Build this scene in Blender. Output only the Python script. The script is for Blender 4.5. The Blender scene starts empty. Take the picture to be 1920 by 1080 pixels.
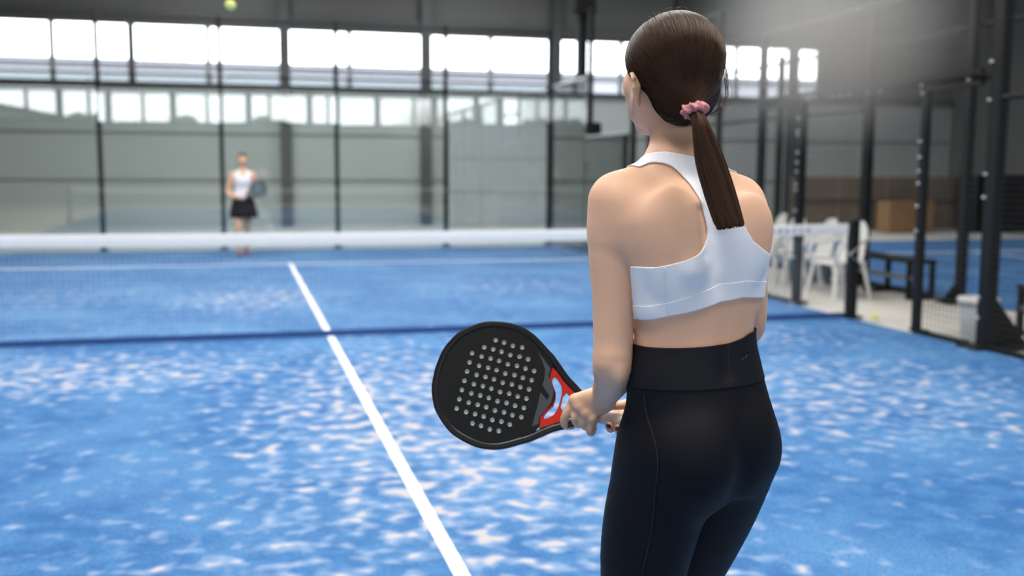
import bpy, math, random
import numpy as np
from mathutils import Matrix, Vector
from mathutils.geometry import delaunay_2d_cdt

scene = bpy.context.scene
COL = scene.collection
random.seed(5); RNG = np.random.default_rng(5)
# ---------------------------------------------------------------- camera
CAM = np.array([-.71792, -8.75623, 1.40577]); YAW, PITCH, ROLL = .25928, -.11331, .00485
cam = bpy.data.cameras.new('camera'); cam.sensor_width = 36; cam.lens = 36*1922.14/1920; cam.clip_end = 300; cam.clip_start = .05
cam.dof.use_dof = True; cam.dof.focus_distance = 1.97; cam.dof.aperture_fstop = 2.5; cam.dof.aperture_blades = 0
camo = bpy.data.objects.new('camera', cam); COL.objects.link(camo); scene.camera = camo
_f = np.array([math.sin(YAW)*math.cos(PITCH), math.cos(YAW)*math.cos(PITCH), math.sin(PITCH)]); _r = np.array([math.cos(YAW), -math.sin(YAW), 0]); _u = np.cross(_r, _f)
_r2 = math.cos(ROLL)*_r + math.sin(ROLL)*_u; _u2 = -math.sin(ROLL)*_r + math.cos(ROLL)*_u
camo.matrix_world = Matrix(((_r2[0], _u2[0], -_f[0], CAM[0]), (_r2[1], _u2[1], -_f[1], CAM[1]), (_r2[2], _u2[2], -_f[2], CAM[2]), (0, 0, 0, 1)))
# ---------------------------------------------------------------- sky and light
world = bpy.data.worlds.new('overcast_sky'); scene.world = world; world.use_nodes = True
wb = world.node_tree.nodes['Background']; wb.inputs[0].default_value = (.93, .965, 1, 1); wb.inputs[1].default_value = 5.6
def area(name, loc, size, power, rot=(0, 0, 0), color=(1, 1, 1), portal=False):
    l = bpy.data.lights.new(name, 'AREA'); l.shape = 'RECTANGLE'; l.size, l.size_y = size; l.energy = power; l.color = color
    o = bpy.data.objects.new(name, l); o.location = loc; o.rotation_euler = rot; COL.objects.link(o)
    if portal: l.cycles.is_portal = True
    return o
area('window_portal', (3, 17.75, 4.2), (25, 1.4), 1, (-math.pi/2, 0, 0), portal=True)
area('window_portal', (1, -19.75, 4.2), (28, 1.4), 1, (math.pi/2, 0, 0), portal=True)
for x, y, w in ((-2.2, -7.5, 300), (2.2, -7.5, 300), (-2.5, 0, 300), (2.5, 0, 300), (-2.5, 7, 220), (2.5, 7, 220), (12, 2, 120), (-1, 13.4, 170), (5, 13.4, 170), (11, 12.5, 120)):  # lamps beyond the back glass are unseen, added to brighten the far wall
    area('roof_and_fill_light', (x, y, 6.75), (1.6, 4.5), w, color=(1, .965, .91) if y < 9 else (.97, .99, 1))
scene.view_settings.view_transform = 'Standard'; scene.view_settings.look = 'None'; scene.view_settings.gamma = 1; scene.view_settings.use_curve_mapping = False
scene.view_settings.exposure = 0.5
scene.cycles.use_denoising = True; scene.cycles.max_bounces = 8; scene.cycles.transparent_max_bounces = 24
scene.cycles.sample_clamp_indirect = 6; scene.cycles.caustics_reflective = False; scene.cycles.caustics_refractive = False
# ---------------------------------------------------------------- helpers
def lin(r, g, b):
    return tuple((c/255/12.92 if c/255 <= .04045 else ((c/255 + .055)/1.055)**2.4) for c in (r, g, b)) + (1,)
def mat(name, rgb, rough=.5, metal=0, var=.12, scale=6, spec=.5, sss=0, bump=0, bscale=200):
    m = bpy.data.materials.new(name); m.use_nodes = True; t = m.node_tree; p = t.nodes['Principled BSDF']
    c = rgb if len(rgb) == 4 else tuple(rgb) + (1,)
    n = t.nodes.new('ShaderNodeTexNoise'); n.inputs['Scale'].default_value = scale; n.inputs['Detail'].default_value = 5
    tc = t.nodes.new('ShaderNodeTexCoord'); t.links.new(tc.outputs['Object'], n.inputs['Vector'])
    mx = t.nodes.new('ShaderNodeMix'); mx.data_type = 'RGBA'; t.links.new(n.outputs['Fac'], mx.inputs[0])
    mx.inputs[6].default_value = tuple(x*(1-var) for x in c[:3]) + (1,); mx.inputs[7].default_value = tuple(min(1, x*(1+var)) for x in c[:3]) + (1,)
    t.links.new(mx.outputs[2], p.inputs['Base Color'])
    p.inputs['Roughness'].default_value = rough; p.inputs['Metallic'].default_value = metal; p.inputs['Specular IOR Level'].default_value = spec
    if sss:
        p.inputs['Subsurface Weight'].default_value = sss; p.inputs['Subsurface Radius'].default_value = (.012, .005, .003); p.inputs['Subsurface Scale'].default_value = 1
    if bump:
        n2 = t.nodes.new('ShaderNodeTexNoise'); n2.inputs['Scale'].default_value = bscale; t.links.new(tc.outputs['Object'], n2.inputs['Vector'])
        b = t.nodes.new('ShaderNodeBump'); b.inputs['Strength'].default_value = bump; b.inputs['Distance'].default_value = .002
        t.links.new(n2.outputs['Fac'], b.inputs['Height']); t.links.new(b.outputs[0], p.inputs['Normal'])
    return m
def tag(o, label=None, cat=None, group=None, kind=None):
    if label: o['label'] = label
    if cat: o['category'] = cat
    if group: o['group'] = group
    if kind: o['kind'] = kind
    return o
def empty(name, loc=(0, 0, 0), rz=0, label=None, cat=None, group=None):
    o = bpy.data.objects.new(name, None); COL.objects.link(o); o.location = loc; o.rotation_euler = (0, 0, rz); o.empty_display_size = .1
    return tag(o, label, cat, group)
def mesh(name, v, f, m, parent=None, smooth=False):
    me = bpy.data.meshes.new(name); me.from_pydata([tuple(map(float, q)) for q in v], [], [tuple(map(int, q)) for q in f]); me.materials.append(m)
    if smooth: me.polygons.foreach_set('use_smooth', [True]*len(me.polygons))
    me.update(); o = bpy.data.objects.new(name, me); COL.objects.link(o); o.parent = parent
    return o
class MB:
    def __init__(s): s.v = []; s.f = []
    def add(s, v, f):
        n = len(s.v); s.v += [tuple(q) for q in v]; s.f += [tuple(i+n for i in q) for q in f]; return s
    def box(s, c, d, rz=0, taper=1, bev=0):
        x, y, z = (q/2 for q in d); C, S = math.cos(rz), math.sin(rz); o = []
        if bev:
            ring = [(x-bev, y), (x, y-bev), (x, -y+bev), (x-bev, -y), (-x+bev, -y), (-x, -y+bev), (-x, y-bev), (-x+bev, y)][::-1]
            k = len(ring); lv = [(-z, .0), (-z+bev, 1), (z-bev, 1), (z, .0)]
            for zz, q in lv:
                for a, b in ring:
                    a2 = a if q else a - math.copysign(bev*.7, a); b2 = b if q else b - math.copysign(bev*.7, b); o.append((c[0]+a2*C-b2*S, c[1]+a2*S+b2*C, c[2]+zz))
            f = [tuple(range(k))[::-1], tuple(range(3*k, 4*k))] + [(j*k+i, j*k+(i+1) % k, (j+1)*k+(i+1) % k, (j+1)*k+i) for j in range(3) for i in range(k)]
            return s.add(o, f)
        for zz in (-z, z):
            t = taper if zz > 0 else 1
            for a, b in ((-x, -y), (x, -y), (x, y), (-x, y)): o.append((c[0]+(a*C-b*S)*t, c[1]+(a*S+b*C)*t, c[2]+zz))
        return s.add(o, [(3, 2, 1, 0), (4, 5, 6, 7), (0, 1, 5, 4), (1, 2, 6, 5), (2, 3, 7, 6), (3, 0, 4, 7)])
    def tube(s, pts, r, n=8, closed=False, flat=1.0):
        P = np.array(pts, float); N = len(P); R = np.broadcast_to(np.array(r, float), (N,)); T = np.gradient(P, axis=0) if not closed else np.roll(P, -1, 0) - np.roll(P, 1, 0)
        T /= np.linalg.norm(T, axis=1)[:, None] + 1e-12; up = np.array([0, 0, 1.]) if abs(T[0][2]) < .9 else np.array([1., 0, 0]); o = []; b0 = None
        for i in range(N):
            b = np.cross(T[i], up if b0 is None else b0); 
            if b0 is None: nn = unit_(b); b0 = np.cross(nn, T[i])
            else: nn = unit_(b); b0 = np.cross(nn, T[i])
            for k in range(n):
                a = 2*math.pi*k/n; o.append(P[i] + R[i]*(math.cos(a)*nn*flat + math.sin(a)*b0))
        M = N if closed else N-1
        f = [(i*n+k, i*n+(k+1) % n, ((i+1) % N)*n+(k+1) % n, ((i+1) % N)*n+k) for i in range(M) for k in range(n)]
        if not closed: f += [tuple(range(n))[::-1], tuple(range((N-1)*n, N*n))]
        return s.add(o, f)
    def cyl(s, a, b, r, n=12, r2=None): return s.tube([a, b], [r, r if r2 is None else r2], n)
    def lathe(s, prof, c=(0, 0, 0), n=20):
        o = [(c[0]+r*math.cos(2*math.pi*k/n), c[1]+r*math.sin(2*math.pi*k/n), c[2]+z) for r, z in prof for k in range(n)]
        return s.add(o, [(i*n+k, i*n+(k+1) % n, (i+1)*n+(k+1) % n, (i+1)*n+k) for i in range(len(prof)-1) for k in range(n)])
    def ball(s, c, r, n=12, m=16):
        r = (r, r, r) if np.isscalar(r) else r
        o = [(c[0]+r[0]*math.sin(math.pi*i/n)*math.cos(2*math.pi*k/m), c[1]+r[1]*math.sin(math.pi*i/n)*math.sin(2*math.pi*k/m), c[2]-r[2]*math.cos(math.pi*i/n)) for i in range(n+1) for k in range(m)]
        return s.add(o, [(i*m+k, i*m+(k+1) % m, (i+1)*m+(k+1) % m, (i+1)*m+k) for i in range(n) for k in range(m)])
    def prism(s, poly, axis, a, b):
        """polygon in the two other axes pushed along axis from a to b"""
        n = len(poly); o = []
        for w in (a, b):
            for p, q in poly: o.append({'x': (w, p, q), 'y': (p, w, q), 'z': (p, q, w)}[axis])
        return s.add(o, [tuple(range(n))[::-1], tuple(range(n, 2*n))] + [(i, (i+1) % n, n+(i+1) % n, n+i) for i in range(n)])
    def build(s, name, m, parent=None, smooth=False): return mesh(name, s.v, s.f, m, parent, smooth)
def unit_(v): return v / (np.linalg.norm(v) + 1e-12)
def soften(o, angle=40):
    o.data.polygons.foreach_set('use_smooth', [True]*len(o.data.polygons)); o.data.set_sharp_from_angle(angle=math.radians(angle)); return o
def link_mix(m):  # transparent + glossy pane
    t = m.node_tree; t.nodes.clear(); out = t.nodes.new('ShaderNodeOutputMaterial'); mx = t.nodes.new('ShaderNodeMixShader'); t.links.new(mx.outputs[0], out.inputs[0]); return t, mx
def glass_mat(name, tint, boost=1.0, base=.0, wave=0):
    m = bpy.data.materials.new(name); m.use_nodes = True; t, mx = link_mix(m)
    tr = t.nodes.new('ShaderNodeBsdfTransparent'); tr.inputs[0].default_value = tint + (1,)
    gl = t.nodes.new('ShaderNodeBsdfGlossy'); gl.inputs['Roughness'].default_value = .0
    fr = t.nodes.new('ShaderNodeFresnel'); fr.inputs[0].default_value = 1.5
    mu = t.nodes.new('ShaderNodeMath'); mu.operation = 'MULTIPLY_ADD'; mu.inputs[1].default_value = boost; mu.inputs[2].default_value = base; mu.use_clamp = True
    t.links.new(fr.outputs[0], mu.inputs[0]); t.links.new(mu.outputs[0], mx.inputs[0]); t.links.new(tr.outputs[0], mx.inputs[1]); t.links.new(gl.outputs[0], mx.inputs[2])
    if wave:
        tc = t.nodes.new('ShaderNodeTexCoord'); n = t.nodes.new('ShaderNodeTexNoise'); n.inputs['Scale'].default_value = .8; n.inputs['Detail'].default_value = 0
        b = t.nodes.new('ShaderNodeBump'); b.inputs['Strength'].default_value = 1; b.inputs['Distance'].default_value = wave
        t.links.new(tc.outputs['Object'], n.inputs['Vector']); t.links.new(n.outputs[0], b.inputs['Height']); t.links.new(b.outputs[0], gl.inputs['Normal'])
    return m
M = {}
M['black'] = mat('black_powder_coat', (.006, .006, .0065), .5, 0, .2, 6, .3)
M['dark_steel'] = mat('dark_grey_steel', (.062, .065, .069), .5, 0, .1, 2)
M['galv'] = mat('galvanised_steel', (.5, .51, .52), .4, .6, .15, 30)
M['wire'] = mat('black_mesh_wire', (.02, .02, .021), .5, .2)
M['white_plastic'] = mat('white_plastic', (.78, .77, .74), .4, 0, .05)
M['net_band'] = mat('white_net_band', (.86, .86, .86), .7, 0, .06, 12)
M['net_cord'] = mat('grey_net_twine', (.46, .52, .60), .8)
M['navy'] = mat('navy_net_hem', (.03, .085, .26), .8)
# ---------------------------------------------------------------- floor, turf and lines
def floor_mat():
    m = mat('polished_concrete', (.62, .60, .555), .55, 0, .12, 1.5); return m
fl = MB().box((3, -1, -.1), (34, 40, .16)).build('floor', floor_mat()); tag(fl, 'pale concrete hall floor around the blue courts', 'floor', kind='structure')
def turf_mat():
    m = bpy.data.materials.new('sanded_blue_turf'); m.use_nodes = True; t = m.node_tree; p = t.nodes['Principled BSDF']; N = t.nodes.new; K = t.links.new
    tc = N('ShaderNodeTexCoord')
    def noise(sc, det, rough=.5, dist=0, sx=(1, 1, 1)):
        mp = N('ShaderNodeMapping'); mp.inputs['Scale'].default_value = sx; K(tc.outputs['Object'], mp.inputs[0])
        n = N('ShaderNodeTexNoise'); n.inputs['Scale'].default_value = sc; n.inputs['Detail'].default_value = det; n.inputs['Roughness'].default_value = rough; n.inputs['Distortion'].default_value = dist
        K(mp.outputs[0], n.inputs['Vector']); return n.outputs['Fac']
    def ramp(x, a, b, lo=0, hi=1):
        r = N('ShaderNodeMapRange'); r.inputs[1].default_value = a; r.inputs[2].default_value = b; r.inputs[3].default_value = lo; r.inputs[4].default_value = hi; r.interpolation_type = 'SMOOTHSTEP'; K(x, r.inputs[0]); return r.outputs[0]
    def op(o, a, b):
        n = N('ShaderNodeMath'); n.operation = o
        for i, x in enumerate((a, b)):
            if isinstance(x, (int, float)): n.inputs[i].default_value = x
            else: K(x, n.inputs[i])
        return n.outputs[0]
    def mix(f, a, b):
        n = N('ShaderNodeMix'); n.data_type = 'RGBA'; K(f, n.inputs[0]) if not isinstance(f, float) else None
        for i, x in ((6, a), (7, b)):
            if isinstance(x, tuple): n.inputs[i].default_value = x
            else: K(x, n.inputs[i])
        return n.outputs[2]
    big = noise(.9, 3); mid = noise(7, 4, .6); fine = noise(85, 4, .75)
    blue = mix(ramp(mid, .36, .68), (.030, .128, .335, 1), (.070, .205, .43, 1))
    blue = mix(ramp(big, .40, .68), blue, (.095, .245, .47, 1))
    blue = mix(ramp(fine, .40, .62, 0, .6), blue, (.014, .075, .23, 1))
    # worn zones where the sand lies on top: soft patches at fixed places on the court
    sx = N('ShaderNodeSeparateXYZ'); K(tc.outputs['Object'], sx.inputs[0])
    zone = None
    for cx, cy, rx, ry, h in ((.3, -3.2, 1.5, 3.6, 1.0), (-1.9, -1.3, 2.2, 1.1, .95), (-.6, -5.4, .9, 1.5, .62), (2.6, -3.0, 2.6, 2.0, .75), (-.6, 2.8, 1.2, 1.5, .85), (-2.6, 3.4, 1.3, 1.2, .5), (2.6, 3.4, 1.6, 1.3, .5), (3.4, -.9, 1.4, 1.0, .6)):
        a = op('DIVIDE', op('SUBTRACT', sx.outputs[0], cx), rx); b = op('DIVIDE', op('SUBTRACT', sx.outputs[1], cy), ry)
        d = op('SQRT', op('ADD', op('MULTIPLY', a, a), op('MULTIPLY', b, b)), 0); g = op('MULTIPLY', ramp(d, .25, 1.15, 1, 0), h)
        zone = g if zone is None else op('MAXIMUM', zone, g)
    pat = noise(9.0, 1.3, .45, 0, (1, 1.0, 1)); pat2 = noise(4, 3, .5, .3)
    cover = op('ADD', op('MULTIPLY', zone, .22), op('SUBTRACT', op('MULTIPLY', pat2, .16), .08))
    hard = ramp(op('ADD', pat, cover), .765, .85)
    soft = ramp(op('ADD', pat, cover), .575, .80, 0, .75)
    c1 = mix(soft, blue, (.235, .33, .50, 1))
    c2 = mix(op('MULTIPLY', hard, .78), c1, (.50, .445, .43, 1))
    K(c2, p.inputs['Base Color']); p.inputs['Roughness'].default_value = .85; p.inputs['Specular IOR Level'].default_value = .2
    b = N('ShaderNodeBump'); b.inputs['Strength'].default_value = .5; b.inputs['Distance'].default_value = .004; K(fine, b.inputs['Height']); K(b.outputs[0], p.inputs['Normal'])
    return m
M['turf'] = turf_mat(); M['line'] = mat('white_line', (.82, .83, .84), .8, 0, .08, 25)
def court(x0, label):
    t = MB().box((x0, 0, -.008), (10, 20, .02)).build('court_turf', M['turf']); tag(t, label, 'court', kind='structure')
    for y in (6.95, -6.95): MB().box((x0, y, .0035), (10, .09, .005)).build('service_line', M['line'], t)
    MB().box((x0, 3.6, .0035), (.056, 7.1, .005)).build('centre_line', M['line'], t)
    MB().box((x0, -3.6, .0035), (.056, 7.1, .005)).build('centre_line', M['line'], t)
    return t
court(0, 'blue sanded turf of the padel court the two women play on')
t2 = court(12.05, 'blue turf of the neighbouring court beyond the side fence')
gr = MB().box((3, 20, -.32), (160, 190, .2)).build('ground', mat('outdoor_asphalt', (.10, .105, .11), .9)); tag(gr, 'dull asphalt ground outside the hall', 'ground', kind='structure')
# ---------------------------------------------------------------- hall shell
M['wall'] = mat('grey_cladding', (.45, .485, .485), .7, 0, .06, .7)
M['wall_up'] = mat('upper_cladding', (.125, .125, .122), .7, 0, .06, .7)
M['wall_dark'] = mat('dark_cladding', (.16, .16, .16), .8, 0, .1, .8)
M['frame'] = mat('window_frame_grey', (.16, .165, .17), .5)
M['frame_light'] = mat('window_mullion_pale', (.30, .31, .32), .5)
M['ceil'] = mat('grey_ceiling', (.30, .30, .30), .8)
M['pane'] = glass_mat('window_glass', (.97, .98, .98), .6)
def wall_bits(y, out, side):
    """wall with a strip of windows between z 3.52 and 4.9"""
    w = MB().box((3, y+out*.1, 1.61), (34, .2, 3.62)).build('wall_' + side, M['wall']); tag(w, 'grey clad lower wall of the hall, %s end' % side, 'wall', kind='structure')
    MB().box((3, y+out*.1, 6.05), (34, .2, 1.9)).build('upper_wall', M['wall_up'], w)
    MB().box((3, y-out*.02, 5.06), (34, .22, .26)).build('head_beam', M['dark_steel'], w)
    MB().box((3, y-out*.02, 3.46), (34, .26, .12)).build('sill', M['dark_steel'], w)
    return w
wf = wall_bits(18, 1, 'far'); wn = wall_bits(-20, -1, 'near')
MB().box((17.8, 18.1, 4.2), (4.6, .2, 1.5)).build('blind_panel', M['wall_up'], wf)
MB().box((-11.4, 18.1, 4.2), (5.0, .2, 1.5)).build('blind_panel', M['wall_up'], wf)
k = 0
for x0, x1, mul in ((-8.9, -6.7, -7.8), (-6.7, -3.15, -4.94), (-3.15, .45, -1.38), (.45, 4.02, 2.07), (4.02, 7.53, 5.77), (7.53, 11.1, 9.43), (11.1, 14.6, 12.9), (14.6, 15.5, None)):
    k += 1; f = MB()
    for x in (x0+.03, x1-.03): f.box((x, 18.05, 4.2), (.06, .1, 1.40))
    f.box(((x0+x1)/2, 18.05, 3.835), (x1-x0-.12, .05, .035)); f.box(((x0+x1)/2, 18.05, 4.915), (x1-x0-.12, .08, .05))
    w = f.build('window_%d' % k, M['frame']); tag(w, 'strip window of the far wall, bay %s' % ('at the far left', 'left of the slender post', 'above the far player', 'right of the first steel column', 'above the pale roller door', 'behind the woman\'s face', 'right of the ponytailed head', 'at the far right end')[k-1], 'window', kind='structure')
    if mul: MB().box((mul, 18.05, 4.2), (.13, .06, 1.38)).build('mullion', M['frame_light'], w)
    MB().box(((x0+x1)/2, 18.06, 4.2), (x1-x0-.12, .01, 1.38)).build('window_pane', M['pane'], w)
random.seed(3)
for j in range(11):
    x0, x1 = -13.7+j*2.7, -11.0+j*2.7; k += 1; f = MB()
    for x in (x0+.05, x1-.05): f.box((x, -20.05, 4.2), (.2, .1, 1.40))
    f.box(((x0+x1)/2 + random.uniform(-.5, .5), -20.05, 4.2), (.16, .07, 1.39)).box(((x0+x1)/2, -20.04, 4.83), (x1-x0-.2, .06, .13))
    w = f.build('window_%d' % k, M['frame']); tag(w, 'strip window in the wall behind the camera, seen only as a reflection, bay %d' % (j+1), 'window', kind='structure')
    MB().box(((x0+x1)/2, -20.06, 4.2), (x1-x0-.2, .01, 1.38)).build('window_pane', M['pane'], w)
MB().box((18.0, -20.1, 4.2), (4.2, .2, 1.5)).build('blind_panel', M['wall_up'], wn); MB().box((-13.9, -20.1, 4.2), (.5, .2, 1.5)).build('blind_panel', M['wall_up'], wn)
wr = MB().box((20.1, -1, 3.4), (.2, 38.4, 7.3)).build('wall_right', M['wall_dark']); tag(wr, 'dark side wall of the hall beyond the neighbouring court', 'wall', kind='structure')
wl = MB().box((-14.1, -1, 3.4), (.2, 38.4, 7.3)).build('wall_left', M['wall']); tag(wl, 'grey side wall of the hall left of the frame', 'wall', kind='structure')
ce = MB().box((3, -1, 7.1), (34.4, 38.6, .2)).build('ceiling', M['ceil']); tag(ce, 'grey hall ceiling above the courts', 'ceiling', kind='structure')
# steel columns of the far wall
for x, lab in ((.45, 'steel column of the far wall just right of the far player'), (4.02, 'steel column of the far wall left of the pale roller door'), (7.53, 'steel column of the far wall at the corner of the court glass'), (11.1, 'steel column of the far wall hidden behind the ponytailed head'), (14.6, 'steel column of the far wall at the last windows')):
    c = MB().box((x, 17.78, 3.5), (.26, .02, 7)).box((x, 17.98, 3.5), (.26, .02, 7)).box((x, 17.88, 3.5), (.02, .2, 7)).build('trim_1', M['dark_steel']); c.name = 'steel_column'; tag(c, lab, 'column', 'steel columns of the far wall', 'structure')
c = MB().box((-3.15, 17.9, 4.2), (.16, .1, 1.46)).build('steel_post', M['dark_steel']); tag(c, 'slender dark post between the left windows of the far wall', 'post', kind='structure')
d = MB().box((6.02, 17.9, 1.3), (2.8, .05, 2.6)).build('door_1', mat('pale_door_sheet', (.47, .495, .53), .6, 0, .08, 1.2)); tag(d, 'large pale grey sliding door in the far wall', 'door', kind='structure')
for z in (.86, 1.74): MB().box((6.02, 17.87, z), (2.8, .012, .02)).build('door_seam', M['frame_light'], d)
for z in (1.15, 2.3): MB().box((3, 17.985, z), (34, .03, .05)).build('wall_rail', mat('cladding_seam', (.20, .21, .21), .7), wf)
# building outside
ob = empty('warehouse', (3, 46, 0), 0, 'long low lavender grey building outside the far windows', 'building')
MB().box((0, 4, 3.35), (110, 8, 7.0)).build('facade', mat('lavender_facade', (.26, .265, .30), .8, 0, .1, .3), ob)
MB().box((0, -.05, 6.6), (110, .1, .12)).build('parapet', mat('parapet_trim', (.06, .062, .07), .7), ob)
sh = empty('shed', (-8.5, -27, -.22), 0, 'low shed with sloping roof behind the camera, mirrored left in the court glass', 'building')
MB().prism([(-4, 0), (4, 0), (4, 3.2), (-4, 4.75)], 'y', -2, 2).build('shell', mat('shed_boards', (.16, .17, .17), .8), sh)
MB().prism([(-4.3, 4.79), (-4.3, 4.9), (4.3, 3.23), (4.3, 3.12)], 'y', -2.3, 2.3).build('roof', mat('shed_roof', (.09, .095, .1), .7), sh)
for j in range(6):
    tr = empty('tree', (-17+j*6.2+random.uniform(-1, 1), -34-random.uniform(0, 5), -.22), 0, 'tree behind the camera mirrored in the court glass, ' + ('first', 'second', 'third', 'fourth', 'fifth', 'sixth')[j] + ' from the left', 'tree', 'trees behind the hall')
    hh = random.uniform(3.7, 4.5); MB().cyl((0, 0, 0), (0, 0, hh-1.4), .16, 8).build('trunk', mat('bark', (.06, .045, .035), .9), tr)
    cr = MB()
    for q in range(22):
        cr.ball((random.gauss(0, .9), random.gauss(0, .7), hh-1+random.gauss(0, .55)), random.uniform(.45, .9), 5, 8)
    cr.build('crown', mat('leaves', (.035, .05, .028), .8, 0, .4, 3), tr)
# boards along the far wall on the right
M['ply'] = mat('brown_board', (.17, .135, .105), .8, 0, .25, 1.4); M['ply2'] = mat('orange_brown_board', (.27, .16, .08), .8, 0, .25, 2)
for j in range(5):
    x = 12.65+j*1.3
    b = empty('board', (x, 13.3, -.02), 0, ('brown board beyond the neighbouring court, leftmost of its row', 'brown board beyond the neighbouring court, second from the left', 'brown board standing on the floor beyond the neighbouring court, in the middle of its row', 'brown board standing on the floor beyond the neighbouring court, fourth from the left', 'brown board standing on the floor beyond the neighbouring court, nearest the dark cabinet')[j], 'board', 'boards beyond the neighbouring court')
    MB().box((0, 0, .68), (1.26, .04, 1.3)).build('sheet', M['ply'], b); MB().box((0, -.04, .75), (1.28, .04, .06)).build('batten', M['dark_steel'], b)
b = MB().box((14.75, 12.7, .36), (1.25, .5, .76), bev=.02).build('crate', M['ply2']); tag(b, 'orange brown crate on the floor in front of the boards', 'crate')
b = MB().box((17.3, 12.6, .68), (1.9, .7, 1.4), bev=.02).build('cabinet', M['black']); tag(b, 'long dark cabinet beyond the neighbouring court, right of the boards', 'cabinet')
# ---------------------------------------------------------------- padel cage
M['glass'] = glass_mat('court_glass', (.90,   .94, .925), 2.7, .0, .0009)
pane_labels = ['left end glass pane of the back wall', 'glass pane of the back wall just left of the far player', 'glass pane of the back wall behind the far player', 'glass pane of the back wall left of the roller door', 'glass pane of the back wall in front of the roller door']
random.seed(11)
for i, x in enumerate((-4, -2, 0, 2, 4)):
    g = empty('glass_panel', (x, 10.02, 0), random.uniform(-.012, .012), pane_labels[i], 'glass panel', 'back wall glass panes')
    MB().box((0, 0, 1.5), (1.99, .012, 2.985)).build('pane', M['glass'], g).rotation_euler = (random.uniform(-.0035, .0035), 0, 0)
    for q in (-.9, .9): MB().box((q, 0, 2.95), (.05, .03, .05), bev=.006).build('clip', M['galv'], g)
for y, z, lab in ((9, 3, 'tall glass pane of the right side wall at the far corner'), (7, 2, 'lower glass pane of the right side wall next to the mesh')):
    g = empty('glass_panel', (5.02, y, 0), math.pi/2 + random.uniform(-.01, .01), lab, 'glass panel', 'side wall glass panes')
    MB().box((0, 0, z/2), (1.99, .012, z-.015)).build('pane', M['glass'], g)
    MB().box((0, 0, z), (1.99, .03, .03)).build('edge_trim', M['galv'], g)
def mesh_panel(p0, p1, z0, z1, lab, group, sp=.05, frame=True):
    p0, p1 = np.array(p0, float), np.array(p1, float); d = (p1-p0)/np.linalg.norm(p1-p0); p0 = p0 + d*.05; p1 = p1 - d*.05; L = np.linalg.norm(p1-p0); rz = math.atan2(d[1], d[0])
    o = empty('mesh_panel', (p0[0], p0[1], z0), rz, lab, 'mesh panel', group); w = MB(); H = z1-z0; r = .0022
    n = int(L/sp); m = int(H/sp)
    for i in range(n+1): w.tube([(L*i/n, 0, 0), (L*i/n, 0, H)], r, 3)
    for i in range(m+1): w.tube([(0, .003, H*i/m), (L, .003, H*i/m)], r, 3)
    w.build('wire_mesh', M['wire'], o)
    for q in (.02, H-.02): MB().box((L/2, 0, q), (L, .035, .04)).build('frame_bar', M['black'], o)
    return o
for i, x in enumerate((-4, -2, 0, 2, 4)):
    mesh_panel((x-1, 10.02), (x+1, 10.02), 3.0, 4.0, 'wire mesh above the ' + pane_labels[i], 'mesh above the back glass')
def post(x, y, h, lab, s=.08, group='cage posts', rz=0, name='fence_post'):
    o = empty(name, (x, y, 0), rz, lab, 'post', group)
    MB().box((0, 0, h/2), (s, s, h), bev=.006).build('shaft', M['black'], o)
    b = MB().box((.035, 0, .012), (s*1.4, s*2.2, .024)) if x > 5.02 else MB().box((0, .045, .012), (s*2.0, s*2.2, .024)); b.build('base_plate', M['black'], o)
    return o
for x, lab in ((-3, 'back wall post at the left, with the lit window bay either side'), (-1, 'back wall post immediately left of the far player'), (1, 'back wall post between far player and roller door'), (3, 'back wall post at the left edge of the roller door'), (5, 'corner post where back glass meets side glass'), ):
    post(x, 10.10, 4.05, lab)
post(5.09, 8, 4.15, 'side wall post between the tall and the lower glass'); post(5.09, 6, 3, 'side wall post at the end of the low side glass')
post(5.09, 4, 3, 'side fence post hidden behind the woman\'s head'); post(5.09, 2, 3.0, 'side fence post just right of the ponytailed head')
def clips(o, zs, s=.05):
    c = MB().box((-s, 0, 0), (.018, .036, .022), bev=.004).build('mesh_clip', M['galv'], o)
    for i, z in enumerate(zs):
        if i: c = c.copy(); COL.objects.link(c)
        c.location = (0, 0, z + .02*math.sin(7.3*i))
j1 = post(5.09, 1.12, 2.2, 'door jamb post with bright clips beside the white chairs', .085); clips(j1, (.5, .72, .8, 1.0, 1.24, 1.3, 1.42, 1.5, 1.6, 1.8, 1.86, 2.0))
j2 = post(5.09, -.93, 2.2, 'door jamb post with bright clips right of the tennis ball', .07); clips(j2, (.9, 1.1, 1.3, 1.42, 1.56, 1.7, 2.1))
def mast(x, y, h, lab, gx=1, w=.15, gs=1):
    o = empty('lighting_mast', (x, y, 0), 0, lab, 'mast', 'court lighting masts')
    MB().box((0, 0, h/2), (w*.8, w, h), bev=.01).build('shaft', M['black'], o)
    MB().prism([(gx*w*.35, .02), (gx*.40*gs, .02), (gx*w*.35, .44*gs)], 'y', -.012, .012).build('gusset', M['black'], o)
    MB().box((gx*.13*gs, 0, .012), (.62*gs, .24, .024)).build('base_plate', M['black'], o)
    MB().box((-gx*.3, 0, h+.05), (.9, .12, .08)).build('lamp_arm', M['black'], o)
    return o
m1 = mast(5.10, -1.80, 6.2, 'nearest thick black lighting mast with a triangular foot at the right edge', 1, .125); clips(m1, (.25, .4, 1.2, 1.4, 2.0, 2.3), .09)
mast(6.94, .84, 6.2, 'black lighting mast of the neighbouring court, its foot pointing left', -1, .11, .55)
mast(7.02, 2.8, 6.2, 'black lighting mast of the neighbouring court behind the right white chair', -1, .13, .5)
mm = mast(5.36, 9.3, 6.2, 'thick black lighting mast beside the far glass corner', 1, .2)
fl_ = MB().box((-.05, -.26, 4.5), (.42, .2, .6), bev=.03).build('floodlight', M['black'], mm); MB().tube([(0, -.08, 4.4), (0, -.17, 4.45)], .025, 8).build('bracket', M['black'], fl_)
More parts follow.
